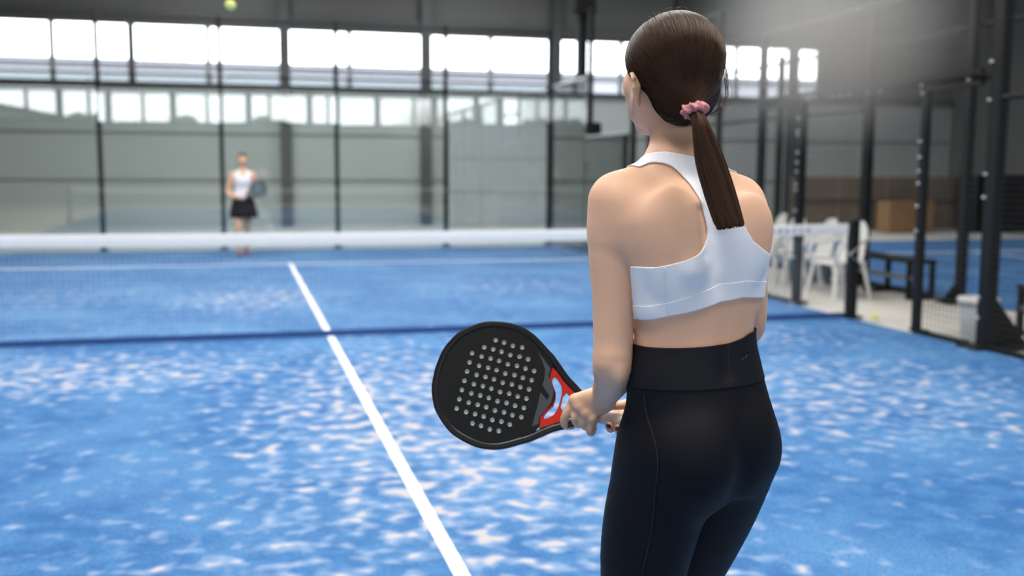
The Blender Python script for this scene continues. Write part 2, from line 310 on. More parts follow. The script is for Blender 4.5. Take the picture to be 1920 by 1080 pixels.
sp = empty('loudspeaker', (5.42, 9.02, 1.35), 0, 'black loudspeaker box hung on the far glass corner mast', 'speaker')
MB().box((0, 0, .48), (.40, .3, .92), bev=.03).build('cabinet', M['black'], sp); MB().box((-.08, -.16, .5), (.13, .02, .5), bev=.008).build('grille', M['galv'], sp)
for nm, a, b, r, lab in (('door_header', (5.08, -1.73, 2.17), (5.08, 1.94, 2.17), .028, 'low horizontal bar over the court doorway'), ('top_rail', (5.08, -4, 2.97), (5.08, 6, 2.97), .026, 'high horizontal rail on top of the side fence'), ('side_rail', (5.08, -4, 2.0), (5.08, -1.88, 2.0), .025, 'horizontal rail right of the nearest mast'),
    ('neighbour_rail', (7.0, -2, 2.98), (7.0, 2.95, 2.98), .03, 'high horizontal rail of the neighbouring court between its masts'), ('neighbour_rail', (6.98, 2.9, 2.2), (6.98, 10, 2.2), .025, 'lower horizontal rail of the neighbouring court\'s fence'), ('neighbour_rail', (7.0, 7.0, 4.0), (7.0, 10, 4.0), .03, 'sloping looking top rail above the ponytailed head')):
    o = MB().tube([a, b], r, 8).build(nm, M['black']); tag(o, lab, 'rail')
    if nm in ('door_header', 'top_rail'):
        c = MB().box((5.05, 0, a[2]-.005), (.014, .04, .022)).build('rail_clip', M['galv'], o)
        for i, y in enumerate((-1.5, -.9, -.3, -.1, .2, .35, .5, .8, .95) if nm == 'door_header' else (-.5, .1, .6)):
            if i: c = c.copy(); COL.objects.link(c)
            c.location = (0, y, 0)
post(7.0, 7.0, 4.0, 'tall neighbouring court post behind the top right of the head', .09); post(7.0, 5, 3.1, 'neighbouring court post seen in the last far windows', .08); post(7.0, 10, 4.0, 'far corner post of the neighbouring court', .08)
mesh_panel((5.03, 6), (5.03, 4), 0, 3, 'side mesh next to the low glass pane', 'side fence mesh'); mesh_panel((5.03, 4), (5.03, 2), 0, 3, 'side mesh hidden behind the woman', 'side fence mesh')
mesh_panel((5.03, 2), (5.03, 1.12), 0, 2.15, 'narrow side mesh panel in front of the white chairs', 'side fence mesh'); mesh_panel((5.03, 2), (5.03, -1.74), 2.2, 2.95, 'long low mesh strip above the court doorway', 'side fence mesh')
mesh_panel((5.03, -.93), (5.03, -1.74), 0, 2.15, 'side mesh panel in front of the pale bucket', 'side fence mesh'); mesh_panel((5.03, -1.86), (5.03, -4), 0, 2.95, 'side mesh panel right of the nearest mast', 'side fence mesh')
mesh_panel((6.92, 2.9), (6.92, 10), .05, 3, 'mesh side fence of the neighbouring court beyond the chairs', 'neighbouring court mesh', .1)
# ---------------------------------------------------------------- net
net = empty('court_net', (0, 0, 0), 0, 'padel net with a white top band stretched across the blue court', 'net')
def top(x): return .885 + .035*(x/5)**2
bd = MB(); xs = np.linspace(-4.96, 4.96, 60)
sec = [(-.012, -.1), (-.016, -.05), (-.012, 0), (.012, 0), (.016, -.05), (.012, -.1)]
v = [(x, y, top(x)+z) for x in xs for y, z in sec]; n = 6
bd.add(v, [(i*n+k, i*n+(k+1) % n, (i+1)*n+(k+1) % n, (i+1)*n+k) for i in range(len(xs)-1) for k in range(n)] + [tuple(range(6)), tuple(range(59*6, 60*6))[::-1]]); bd.build('top_band', M['net_band'], net)
nm_ = MB()
for x in np.arange(-4.95, 4.96, .045): nm_.tube([(x, 0, .03), (x, 0, top(x)-.09)], .0014, 3)
for z in np.arange(.05, .8, .045): nm_.tube([(x, 0, z*top(x)/.9) for x in np.linspace(-4.95, 4.95, 24)], .0011, 3)
nm_.build('netting', M['net_cord'], net); MB().box((0, 0, .028), (9.92, .014, .05)).build('bottom_hem', M['navy'], net)
tx = MB()
random.seed(2)
for i in range(14):
    x = 3.55 + i*.075; tx.box((x, -.0175, top(x)-.055), (.012+.02*random.random(), .003, .036)); 
    if i % 2: tx.box((x+.015, -.0175, top(x)-.04), (.03, .003, .008))
tx.build('band_print', mat('grey_band_print', (.2, .21, .24), .7), net)
for s, lab in ((1, 'black net post at the court doorway'), (-1, 'black net post on the left side of the court')):
    o = empty('net_post', (5.03*s, 0, 0), 0, lab, 'post', 'net posts'); MB().box((0, 0, .48), (.09, .09, .96), bev=.008).build('shaft', M['black'], o); MB().box((0, 0, .012), (.16, .18, .024)).build('base_plate', M['black'], o)
    MB().tube([(-.06*s, -.03, .62), (.03*s, -.06, .7), (.03*s, -.055, .55), (-.06*s, -.03, .62)], .008, 6).build('tension_strap', M['galv'], o)
# ---------------------------------------------------------------- balls
def ball_mat():
    m = mat('yellow_felt', (.66, .73, .22), .9, 0, .12, 60, bump=.4, bscale=400); return m
M['ball'] = ball_mat(); M['seam'] = mat('pale_seam', (.8, .82, .7), .8)
def ball(loc, rot, lab):
    o = empty('tennis_ball', loc, 0, lab, 'ball', 'tennis balls'); o.rotation_euler = rot
    MB().ball((0, 0, 0), .033, 16, 24).build('felt', M['ball'], o, True)
    a = np.linspace(0, 2*math.pi, 60, endpoint=False); pts = np.stack([np.cos(a)+.35*np.cos(3*a), np.sin(a)-.35*np.sin(3*a), 1.1*np.sin(2*a)*.9], 1); pts = pts/np.linalg.norm(pts, axis=1)[:, None]*.0328
    MB().tube(pts, .0011, 6, True).build('seam', M['seam'], o, True)
ball((-.744, -2.071, 2.411), (.3, .5, 0), 'yellow ball flying high above the net at the top of the picture'); ball((5.17, -.2, .033), (1.2, .2, 0), 'yellow ball lying on the floor in the court doorway')
# ---------------------------------------------------------------- chairs, benches, bin
def chair():
    o = empty('plastic_chair', (0, 0, 0)); m = M['white_plastic']
    s = MB(); N = 11; v = []
    for i in range(N):
        for j in range(N):
            a = -1+2*i/(N-1); b = -1+2*j/(N-1); v.append((a*.225*(1-.04*b), b*.215, .44-.018*(1-a*a)*(1-b*b)-.02*max(0, -b)**3))
    n = N*N; v += [(x, y, z-.02) for x, y, z in v]
    f = [(i*N+j, (i+1)*N+j, (i+1)*N+j+1, i*N+j+1) for i in range(N-1) for j in range(N-1)]; f += [tuple(n+q for q in r[::-1]) for r in f]
    ed = [i*N for i in range(N)] + [(N-1)*N+j for j in range(1, N)] + [i*N+N-1 for i in range(N-2, -1, -1)] + [j for j in range(N-2, 0, -1)]
    f += [(ed[k], ed[k-1], n+ed[k-1], n+ed[k]) for k in range(len(ed))]
    s.add(v, f); soften(s.build('seat', m, o))
    b = MB(); v = []; R, K = 13, 13        # rounded shell back, leaning away, behind the seat (+y)
    for i in range(R):
        z = i/(R-1)
        wd = .205*(1-.10*z) if z < .62 else .19*math.sqrt(max(0, 1-((z-.62)/.40)**2))
        for j in range(K):
            u = -1+2*j/(K-1); v.append((u*wd, .205+.11*z-.05*u*u, .42+.46*z))
    n = R*K; v += [(x, y+.014, z) for x, y, z in v]; f = [(i*K+j, i*K+j+1, (i+1)*K+j+1, (i+1)*K+j) for i in range(R-1) for j in range(K-1)]; f += [tuple(n+q for q in r[::-1]) for r in f]
    ed = [i*K for i in range(R)] + [(R-1)*K+j for j in range(1, K)] + [i*K+K-1 for i in range(R-2, -1, -1)] + [j for j in range(K-2, 0, -1)]; f += [(ed[k], ed[k-1], n+ed[k-1], n+ed[k]) for k in range(len(ed))]
    b.add(v, f); soften(b.build('backrest', m, o), 50)
    for sx in (-1, 1):
        for (x0, y0, x1, y1) in ((.205, -.19, .255, -.245), (.195, .2, .235, .285)):
            l = MB(); pr = []
            for t, wd in ((0, .036), (.5, .03), (1, .022)): pr.append((t, wd))
            vv = []
            for t, wd in pr:
                x, y, z = sx*(x0+(x1-x0)*t), y0+(y1-y0)*t, .435*(1-t); sy = 1 if y0 > 0 else -1
                vv += [(x+sx*.006, y+sy*.006, z), (x-sx*wd, y+sy*.006, z), (x-sx*wd, y-sy*.006, z), (x-sx*.01, y-sy*.01, z), (x-sx*.006, y-sy*wd*1.2, z), (x+sx*.006, y-sy*wd*1.2, z)]
            l.add(vv, [(i*6+k, i*6+(k+1) % 6, (i+1)*6+(k+1) % 6, (i+1)*6+k) for i in range(2) for k in range(6)] + [tuple(range(6))[::-1], tuple(range(12, 18))]).build('leg', m, o)
        a = MB().tube([(sx*.225, -.2, .42), (sx*.25, -.21, .56), (sx*.262, -.17, .635), (sx*.255, 0, .65), (sx*.235, .15, .66), (sx*.195, .255, .70)], [.02, .02, .022, .024, .022, .016], 8, flat=1.3); a.build('armrest', m, o, True)
    return o
def copy_tree(o, parent=None):
    c = o.copy(); COL.objects.link(c); c.parent = parent
    for ch in [q for q in bpy.data.objects if q.parent == o]: copy_tree(ch, c)
    return c
ch0 = chair()
for i, (x, y, a, lab) in enumerate(((5.83, 1.50, -84, 'white plastic armchair nearest, its round back right of the net post'), (5.90, 2.22, -95, 'white plastic armchair second from the net post'), (5.92, 2.97, -88, 'white plastic armchair just right of the clipped door jamb post'), (6.10, 3.75, -100, 'white plastic armchair farthest left, beside the woman\'s arm'))):
    o = ch0 if i == 0 else copy_tree(ch0); o.location = (x, y, -.018); o.rotation_euler = (0, 0, math.radians(a)); tag(o, lab, 'chair', 'white plastic chairs beside the court')
def bench(loc, rz, L, lab):
    o = empty('bench', loc, rz, lab, 'bench', 'black benches')
    MB().box((0, 0, .435), (L, .36, .04)).build('seat', M['black'], o)
    for x in (-L/2+.03, 0, L/2-.03):
        for y in (-.15, .15): MB().box((x, y, .21), (.05, .05, .415)).build('leg', M['black'], o)
        MB().box((x, 0, .02), (.048, .25, .04)).build('foot_bar', M['black'], o)
    MB().box((0, .15, .25), (L, .03, .05)).build('stretcher', mat('grey_steel_rail', (.13, .13, .13), .5), o); MB().box((0, -.15, .05), (L, .04, .06)).build('foot_rail', M['black'], o)
bench((6.70, 2.02, -.018), math.pi/2, 1.7, 'black metal bench in front of the neighbouring blue court'); bench((6.0, -1.75, -.018), math.radians(80), 1.1, 'black bench at the right edge behind the nearest mast')
bu = empty('bucket', (5.38, -1.36, -.018), 0, 'pale grey plastic bucket with lid behind the mesh fence', 'bucket')
MB().lathe([(0, 0), (.125, 0), (.13, .02), (.155, .36), (.15, .36), (.125, .02), (0, .02)], n=28).build('tub', mat('pale_grey_plastic', (.42, .45, .49), .5), bu, True)
MB().lathe([(.168, .325), (.172, .33), (.172, .365), (.15, .375), (0, .38)], n=28).build('lid', M['white_plastic'], bu, True)
MB().tube([(.16*math.cos(a), .16*math.sin(a), .34-.08*math.sin(a)**2) for a in np.linspace(-.2, math.pi+.2, 14)], .005, 6).build('handle', M['galv'], bu)
wb_ = empty('water_bottle', (5.55, -2.35, -.018), 0, 'white bottle lying low at the right edge behind the mesh', 'bottle'); wb_.rotation_euler = (math.pi/2, 0, .6); wb_.location = (5.5, -2.2, .03)
MB().lathe([(0, 0), (.046, .0), (.048, .01), (.048, .19), (.02, .24), (.02, .26), (0, .26)], n=20).build('body', M['white_plastic'], wb_, True); MB().lathe([(.022, .245), (.024, .245), (.024, .275), (0, .277)], n=16).build('cap', mat('blue_cap', (.03, .12, .4), .4), wb_, True)
bx = MB().box((0, 0, .18), (.38, .3, .36), taper=1.12).build('storage_tub', mat('blue_plastic', (.05, .12, .22), .5)); bx.location = (6.55, 3.3, -.018); bx.rotation_euler = (0, 0, .3); tag(bx, 'blue plastic tub behind the white armchairs', 'tub')
sg = MB().box((0, 0, .0), (.16, .02, .32), bev=.004).build('banner', mat('blue_cloth', (.03, .16, .42), .7)); sg.location = (6.89, 5.55, 1.0); sg.rotation_euler = (0, 0, math.pi/2); tag(sg, 'small blue banner hung on the neighbouring mesh fence', 'banner')
# ---------------------------------------------------------------- signed distance bodies (people, hands)
def unit(v):
    v = np.asarray(v, float); return v / np.linalg.norm(v)
def s_cone(a, b, ra, rb):
    a = np.array(a, float); b = np.array(b, float); ab = b - a; L2 = max(ab @ ab, 1e-9)
    def f(p):
        q = p - a; t = np.clip(q @ ab / L2, 0, 1)
        q = q - t[:, None] * ab
        return np.sqrt((q * q).sum(1)) - (ra + (rb - ra) * t)
    return f
def s_ell(c, rad, x=(1, 0, 0), y=(0, 1, 0)):
    x = unit(x); z = unit(np.cross(x, y)); y = np.cross(z, x)
    M = np.array([x, y, z]).T; c = np.array(c, float); rad = np.array(rad, float)
    def f(p):
        q = (p - c) @ M
        k0 = np.sqrt(((q / rad) ** 2).sum(1)); k1 = np.sqrt(((q / rad ** 2) ** 2).sum(1)) + 1e-9
        return k0 * (k0 - 1) / k1
    return f
def smooth_table(rows, n=160):
    rows = np.array(sorted(rows), float); z = rows[:, 0]; zz = np.linspace(z[0], z[-1], n); out = [zz]
    for j in range(1, rows.shape[1]):
        y = rows[:, j]; m = np.gradient(y, z); i = np.clip(np.searchsorted(z, zz) - 1, 0, len(z) - 2)
        h = z[i + 1] - z[i]; t = (zz - z[i]) / h
        out.append((2*t**3-3*t**2+1)*y[i] + (t**3-2*t**2+t)*h*m[i] + (-2*t**3+3*t**2)*y[i+1] + (t**3-t**2)*h*m[i+1])
    return np.array(out)
class Loft:
    # rows: z, cx, cy, half width, depth front, depth back, yaw (degrees, to the left of +y)
    def __init__(s, rows): s.T = smooth_table(rows)
    def at(s, z):
        T = s.T; return [np.interp(z, T[0], T[j]) for j in range(1, 7)]
    def frame(s, p):
        cx, cy, a, bf, bb, w = s.at(p[:, 2]); w = np.radians(w)
        dx = p[:, 0] - cx; dy = p[:, 1] - cy
        return dx*np.cos(w) + dy*np.sin(w), -dx*np.sin(w) + dy*np.cos(w), a, bf, bb
    def __call__(s, p):
        S, G, a, bf, bb = s.frame(p); b = np.where(G > 0, bf, bb)
        k0 = np.sqrt((S/a)**2 + (G/b)**2) + 1e-9; k1 = np.sqrt((S/a**2)**2 + (G/b**2)**2) + 1e-9
        d = k0 * (k0 - 1) / k1
        dz = np.maximum(np.maximum(s.T[0][0] - p[:, 2], p[:, 2] - s.T[0][-1]), 0)
        return np.where(dz > 0, np.sqrt(np.maximum(d, 0)**2 + dz**2) + np.minimum(d, 0)*0, d)
def smin(a, b, k):
    h = np.clip(.5 + .5*(b - a)/k, 0, 1); return b + (a - b)*h - k*h*(1 - h)
def field(prims):
    def f(p):
        d = np.full(len(p), 9.)
        for fn, k, op in prims:
            e = fn(p); d = smin(d, e, k) if op > 0 else -smin(-d, e, k)
        return d
    return f
def tube(pts, radii, k=.004, n=4):
    """one smooth tapering limb along a curve"""
    q = spline([tuple(p) + (r,) for p, r in zip(pts, radii)], n)
    segs = [s_cone(q[i][:3], q[i+1][:3], q[i][3], q[i+1][3]) for i in range(len(q) - 1)]
    def f(p):
        d = segs[0](p)
        for g in segs[1:]: d = np.minimum(d, g(p))
        return d
    return (f, k, 1)
def chain(pts, radii, k=.012, k0=None):
    return [(s_cone(pts[i], pts[i+1], radii[i], radii[i+1]), (k0 if (k0 and i == 0) else k), 1) for i in range(len(pts) - 1)]
def surface(prims, lo, hi, h, B=14):
    """dense grid, only evaluated near the surface, then surface nets -> (verts, quads)"""
    lo = np.array(lo, float); nb = np.ceil((np.array(hi) - lo) / (h*B)).astype(int); n = nb*B + 1
    V = np.full(n, 1., np.float32)
    gx = [np.arange(k) for k in nb]
    bi = np.stack(np.meshgrid(*gx, indexing='ij'), -1).reshape(-1, 3)
    cen = lo + (bi + .5)*h*B; R = h*B*.87
    D = np.stack([fn(cen) for fn, k, op in prims]); ks = [k for fn, k, op in prims]
    d = np.full(len(cen), 9.)
    for (fn, k, op), e in zip(prims, D): d = smin(d, e, k) if op > 0 else -smin(-d, e, k)
    g = np.arange(B + 1); off = np.stack(np.meshgrid(g, g, g, indexing='ij'), -1).reshape(-1, 3)*h
    for j in range(len(cen)):
        x, y, z = bi[j]*B; sl = (slice(x, x+B+1), slice(y, y+B+1), slice(z, z+B+1))
        if abs(d[j]) > 2.2*R:
            if d[j] < 0: V[sl] = np.minimum(V[sl], -1.) if False else -1.
            continue
    for j in np.nonzero(np.abs(d) <= 2.2*R)[0]:
        x, y, z = bi[j]*B; sl = (slice(x, x+B+1), slice(y, y+B+1), slice(z, z+B+1))
        P = lo + bi[j]*B*h + off; e = np.full(len(P), 9.)
        for i, (fn, k, op) in enumerate(prims):
            if D[i, j] > 1.8*R + k + .004: continue
            q = fn(P); e = smin(e, q, k) if op > 0 else -smin(-e, q, k)
        V[sl] = e.reshape(B+1, B+1, B+1)
    return nets(V, lo, h)
def nets(V, lo, h):
    S = V < 0; n = np.array(V.shape)
    c = sum(S[i:n[0]-1+i, j:n[1]-1+j, k:n[2]-1+k].astype(np.int8) for i in (0, 1) for j in (0, 1) for k in (0, 1))
    cells = np.argwhere((c > 0) & (c < 8)); idx = np.full(n - 1, -1, np.int64); idx[tuple(cells.T)] = np.arange(len(cells))
    acc = np.zeros((len(cells), 3)); cnt = np.zeros(len(cells))
    corners = [(i, j, k) for i in (0, 1) for j in (0, 1) for k in (0, 1)]
    for a in corners:
        for ax in range(3):
            if a[ax]: continue
            b = list(a); b[ax] = 1
            va = V[tuple((cells + a).T)]; vb = V[tuple((cells + b).T)]
            m = (va < 0) != (vb < 0); t = np.where(m, va / np.where(m, va - vb, 1), 0)
            pos = np.array(a, float) + np.zeros((len(cells), 3)); pos[:, ax] = t
            acc[m] += pos[m]; cnt[m] += 1
    verts = lo + (cells + acc / cnt[:, None]) * h
    quads = []
    for ax in range(3):
        u, v = (ax+1) % 3, (ax+2) % 3
        A = S.take(range(n[ax]-1), ax); Bq = S.take(range(1, n[ax]), ax)
        e = np.argwhere(A != Bq); e = e[(e[:, u] > 0) & (e[:, v] > 0) & (e[:, u] < n[u]-1) & (e[:, v] < n[v]-1)]
        ins = A[tuple(e.T)]
        q = []
        for du, dv in ((-1, -1), (0, -1), (0, 0), (-1, 0)):
            w = e.copy(); w[:, u] += du; w[:, v] += dv; q.append(idx[tuple(w.T)])
        q = np.stack(q, 1); q[~ins] = q[~ins][:, ::-1]; quads.append(q)
    return verts, np.concatenate(quads)
def clip(verts, quads, f):
    """keep the part of a quad/tri mesh where f > 0, cut cleanly along f = 0"""
    T = np.concatenate([quads[:, [0, 1, 2]], quads[:, [0, 2, 3]]]) if quads.shape[1] == 4 else quads
    ins = f > 0; k = ins[T].sum(1); keep = [T[k == 3]]; nv = len(verts); newv = []; keys = {}
    def cut(i, j):
        key = i*nv + j if i < j else j*nv + i
        if key not in keys:
            t = f[i] / (f[i] - f[j]); keys[key] = nv + len(newv); newv.append(verts[i] + t*(verts[j] - verts[i]))
        return keys[key]
    tri = []
    for t in T[(k == 1) | (k == 2)].tolist():
        m = [bool(ins[x]) for x in t]
        if sum(m) == 1:
            i = m.index(True); a, b, c = t[i], t[(i+1) % 3], t[(i+2) % 3]; tri.append((a, cut(a, b), cut(a, c)))
        else:
            i = m.index(False); a, b, c = t[i], t[(i+1) % 3], t[(i+2) % 3]; x, y = cut(b, a), cut(c, a)
            tri.append((b, c, y)); tri.append((b, y, x))
    allv = np.concatenate([verts, np.array(newv).reshape(-1, 3)])
    T = np.concatenate(keep + ([np.array(tri)] if tri else [])); used = np.unique(T)
    re = np.full(len(allv), -1); re[used] = np.arange(len(used)); return allv[used], re[T]
def normals(v, F):
    n = np.zeros_like(v); a = np.cross(v[F[:, 1]] - v[F[:, 0]], v[F[:, 2]] - v[F[:, 0]])
    for j in range(F.shape[1]): np.add.at(n, F[:, j], a)
    return n / (np.linalg.norm(n, axis=1)[:, None] + 1e-12)
def relax(v, F, it=3, w=.5):
    e = np.concatenate([F[:, [i, (i+1) % F.shape[1]]] for i in range(F.shape[1])]); e = np.concatenate([e, e[:, ::-1]])
    c = np.bincount(e[:, 0], minlength=len(v))[:, None]
    for _ in range(it):
        s = np.stack([np.bincount(e[:, 0], v[e[:, 1], k], len(v)) for k in range(3)], 1); v = v + w*(s/np.maximum(c, 1) - v)
    return v
def poly_sd(P, X, Y):
    """signed distance to a polygon, > 0 inside"""
    P = np.array(P, float); d = np.full(len(X), 1e9); ins = np.zeros(len(X), bool)
    for i in range(len(P)):
        a, b = P[i-1], P[i]; e = b - a; w0, w1 = X - a[0], Y - a[1]
        t = np.clip((w0*e[0] + w1*e[1]) / (e @ e), 0, 1); d = np.minimum(d, (w0 - t*e[0])**2 + (w1 - t*e[1])**2)
        c = (a[1] > Y) != (b[1] > Y); ins ^= c & (X < (b[0]-a[0])*(Y-a[1])/((b[1]-a[1]) or 1e-12) + a[0])
    return np.where(ins, np.sqrt(d), -np.sqrt(d))
def spline(pts, n=6, closed=False):
    p = np.array(pts, float); N = len(p); o = []
    for i in range(N if closed else N-1):
        g = (lambda j: p[j % N]) if closed else (lambda j: p[min(max(j, 0), N-1)])
        a, b, c, d = g(i-1), g(i), g(i+1), g(i+2)
        for k in range(n):
            t = k/n; o.append(.5*(2*b + (c-a)*t + (2*a-5*b+4*c-d)*t*t + (3*b-a-3*c+d)*t**3))
    if not closed: o.append(p[-1])
    return np.array(o)
# ---------------------------------------------------------------- the woman in front (metres, x right of the view, y away, z up)
TORSO = Loft([
 (.80, .02, .02, .122, .085, .095, 38), (.84, .022, .015, .148, .095, .105, 38), (.885, .022, .01, .153, .100, .108, 38), (.955, .018, .005, .148, .098, .102, 38),
 (1.03, .009, 0, .138, .090, .088, 38), (1.09, .006, 0, .125, .084, .080, 37), (1.165, .004, 0, .133, .092, .083, 34),
 (1.25, -.001, .002, .144, .095, .087, 32), (1.32, -.010, .006, .137, .080, .088, 30), (1.37, -.018, .01, .112, .062, .076, 29), (1.405, -.026, .012, .075, .05, .06, 29), (1.43, -.032, .014, .05, .045, .05, 28)])
F30 = np.array([-.5, .866, 0]); R30 = np.array([.866, .5, 0]); Z = np.array([0, 0, 1.])
def torso_pt(z, s, g):
    cx, cy, a, bf, bb, w = [float(q) for q in TORSO.at(z)]; w = math.radians(w)
    r = np.array([math.cos(w), math.sin(w), 0]); f = np.array([-math.sin(w), math.cos(w), 0])
    return np.array([cx, cy, z]) + r*s + f*g
SHO_L = tube([(-.1415, -.050, 1.342), (-.145, -.052, 1.315), (-.146, -.053, 1.285)], [.051, .0495, .0475], .05)
ARM_L = [tube([(-.146, -.053, 1.30), (-.146, -.056, 1.25), (-.1445, -.064, 1.172), (-.1425, -.070, 1.092), (-.1435, -.071, 1.045), (-.1465, -.01, 1.010), (-.162, .07, .972), (-.174, .13, .938)],
  [.0485, .0455, .0385, .0368, .0365, .036, .031, .0245], .006), (s_ell((-.1305, -.0975, 1.034), (.0115, .012, .016)), .014, 1)]
HAND_L = [(s_ell((-.207, .142, .920), (.041, .034, .0165), (-.86, .1, -.42), (-.28, -.35, .85)), .022, 1),
  (s_cone((-.178, .135, .938), (-.232, .146, .929), .02, .0125), .015, 1), (s_cone((-.176, .135, .932), (-.205, .14, .893), .019, .011), .015, 1)]
for pts in ([(-.237, .146, .928), (-.2545, .139, .898), (-.2585, .151, .8735), (-.245, .168, .8665)], [(-.226, .142, .914), (-.2345, .136, .892), (-.2285, .155, .875), (-.218, .176, .881)],
            [(-.212, .139, .902), (-.2175, .135, .884), (-.2115, .155, .870), (-.204, .176, .878)], [(-.197, .136, .891), (-.2015, .134, .872), (-.2015, .146, .861), (-.197, .164, .866)]):
    HAND_L.append(tube(pts, [.0108, .0094, .0085, .0070], .003))
for a, b in (((-.182, .128, .938), (-.2375, .1345, .9325)), ((-.180, .126, .932), (-.2265, .1285, .918)), ((-.178, .126, .926), (-.2125, .126, .906)), ((-.176, .127, .921), (-.197, .1255, .895))):
    HAND_L += [(s_cone(a, b, .003, .0042), .007, 1), (s_ell(b, (.0082, .0075, .0075)), .013, 1)]
HAND_L.append(tube([(-.186, .152, .938), (-.213, .176, .930), (-.236, .190, .918), (-.250, .190, .906)], [.014, .0125, .0105, .0085], .006))
SHO_R = tube([(.078, .083, 1.336), (.088, .094, 1.295), (.099, .112, 1.24)], [.048, .0465, .042], .05)
ARM_R = [tube([(.088, .094, 1.295), (.099, .112, 1.24), (.109, .132, 1.17), (.112, .149, 1.105), (.1, .160, 1.08), (.06, .178, 1.03), (.01, .204, .965), (-.040, .222, .902)],
  [.0465, .042, .0375, .035, .036, .0365, .031, .0235], .006)]
def axz(x): return .956 - .2524*(x + .405)
HAND_R = [(s_ell((-.094, .215, .888), (.046, .017, .034), (-.97, -.05, .2), (0, 1, 0)), .02, 1)]
for x in (-.162, -.143, -.124, -.106):
    c = axz(x); HAND_R.append(tube([(x+.008, .214, c-.004), (x+.004, .2, c-.026), (x-.001, .166, c-.029), (x-.003, .1465, c-.016)], [.0108, .0096, .0088, .0072], .004))
HAND_R.append(tube([(-.062, .216, .91), (-.102, .207, .918), (-.137, .184, axz(-.137)+.026), (-.160, .165, axz(-.160)+.021)], [.014, .012, .0105, .0085], .006))
HC = np.array([-.043, .004, 1.605]); HF = np.array([-.47, .883, 0]); HR = np.array([.883, .47, 0])
def hp(s, g, z): return HC + HR*s + HF*g + np.array([0, 0, z])
def ep(s, g, z): return hp(s - (.011 if s > 0 else 0), g*.9, z*.86 - .030)
HEAD = [(s_ell(HC + np.array([0, 0, .006]), (.0720, .094, .082), HR, HF), .01, 1), (s_ell(hp(0, .042, -.045), (.060, .056, .075), HR, HF), .03, 1),
  (s_cone(hp(-.052, .018, -.066), hp(-.016, .095, -.110), .021, .0165), .025, 1), (s_cone(hp(.052, .018, -.066), hp(.016, .095, -.110), .021, .0165), .025, 1),
  (s_ell(hp(0, .096, -.110), (.02, .016, .016), HR, HF), .02, 1), (s_ell(hp(-.047, .062, -.040), (.026, .028, .030), HR, HF), .02, 1), (s_ell(hp(-.036, .070, -.078), (.022, .024, .026), HR, HF), .02, 1), (s_ell(hp(.036, .070, -.078), (.022, .024, .026), HR, HF), .02, 1), (s_ell(hp(.047, .062, -.040), (.026, .028, .030), HR, HF), .02, 1),
  (s_cone(hp(0, .095, -.018), hp(0, .112, -.052), .008, .0105), .012, 1), (s_cone(hp(-.009, .1, -.056), hp(.009, .1, -.056), .008, .008), .008, 1),
  (s_ell(hp(-.031, .1, -.018), (.016, .014, .011), HR, HF), .012, -1), (s_ell(hp(.031, .1, -.018), (.016, .014, .011), HR, HF), .012, -1),
  (s_cone(hp(-.02, .091, -.079), hp(.02, .091, -.079), .006, .006), .008, 1), (s_cone(hp(-.016, .089, -.09), hp(.016, .089, -.09), .0075, .0075), .008, 1),
  (s_cone(hp(-.022, .099, -.0845), hp(.022, .099, -.0845), .0015, .0015), .003, -1)]
for sg in (-1, 1):   # ears: rim, lobe and the hollow inside
    e = [ep(sg*.073, .012, -.026), ep(sg*.078, .012, -.006), ep(sg*.086, -.001, .006), ep(sg*.0885, -.013, -.004), ep(sg*.0865, -.014, -.025), ep(sg*.080, -.006, -.045), ep(sg*.072, .004, -.058)]
    HEAD += chain(e, [.0034, .0034, .0036, .0036, .0036, .0046, .005], .004, .005)
    HEAD += [(s_ell(ep(sg*.077, -.002, -.02), (.007, .013, .026), HR, HF), .006, 1), (s_ell(ep(sg*.0865, .001, -.016), (.006, .006, .014), HR, HF), .004, -1)]
NECK = [(s_cone((-.033, .018, 1.39), (-.040, .018, 1.53), .051, .0485), .03, 1), (s_cone((-.036, -.004, 1.42), (-.139, -.05, 1.362), .032, .027), .04, 1), (s_cone((-.036, -.004, 1.42), (.082, .075, 1.360), .032, .026), .04, 1)]
BREAST = [(s_ell(torso_pt(1.235, sg*.066, .07), (.058, .05, .058), R30, F30), .03, 1) for sg in (-1, 1)]
SCAP = [(s_ell(torso_pt(1.29, -.078, -.066), (.050, .021, .088), R30 + .1*Z - .15*F30, F30), .045, 1), (s_ell(torso_pt(1.29, .080, -.066), (.050, .020, .075), R30 - .1*Z + .1*F30, F30), .035, 1),
  tube([torso_pt(1.335, -.043, -.077), torso_pt(1.28, -.040, -.084), torso_pt(1.23, -.055, -.083)], [.007, .010, .012], .03),
  (s_cone(torso_pt(1.335, -.024, -.099), torso_pt(1.26, -.030, -.107), .004, .0065), .018, -1)]
SPINE = [(s_cone(torso_pt(1.36, .0, -.094), torso_pt(1.2, 0, -.101), .004, .007), .022, -1), (s_cone(torso_pt(1.2, 0, -.095), torso_pt(1.04, 0, -.0935), .007, .011), .02, -1)]
LATS = [(s_cone(torso_pt(1.31, -.118, -.025), torso_pt(1.16, -.105, -.02), .034, .02), .03, 1), (s_cone(torso_pt(1.31, .115, -.025), torso_pt(1.16, .105, -.02), .034, .02), .03, 1)]
GLUTE = [(s_ell(torso_pt(.885, -.058, -.052), (.084, .080, .098), R30, F30), .03, 1), (s_ell(torso_pt(.90, .048, -.040), (.074, .075, .088), R30, F30), .03, 1)]
CLEFT = [(s_cone(torso_pt(.95, .003, -.142), torso_pt(.82, .003, -.128), .004, .008), .04, -1)]
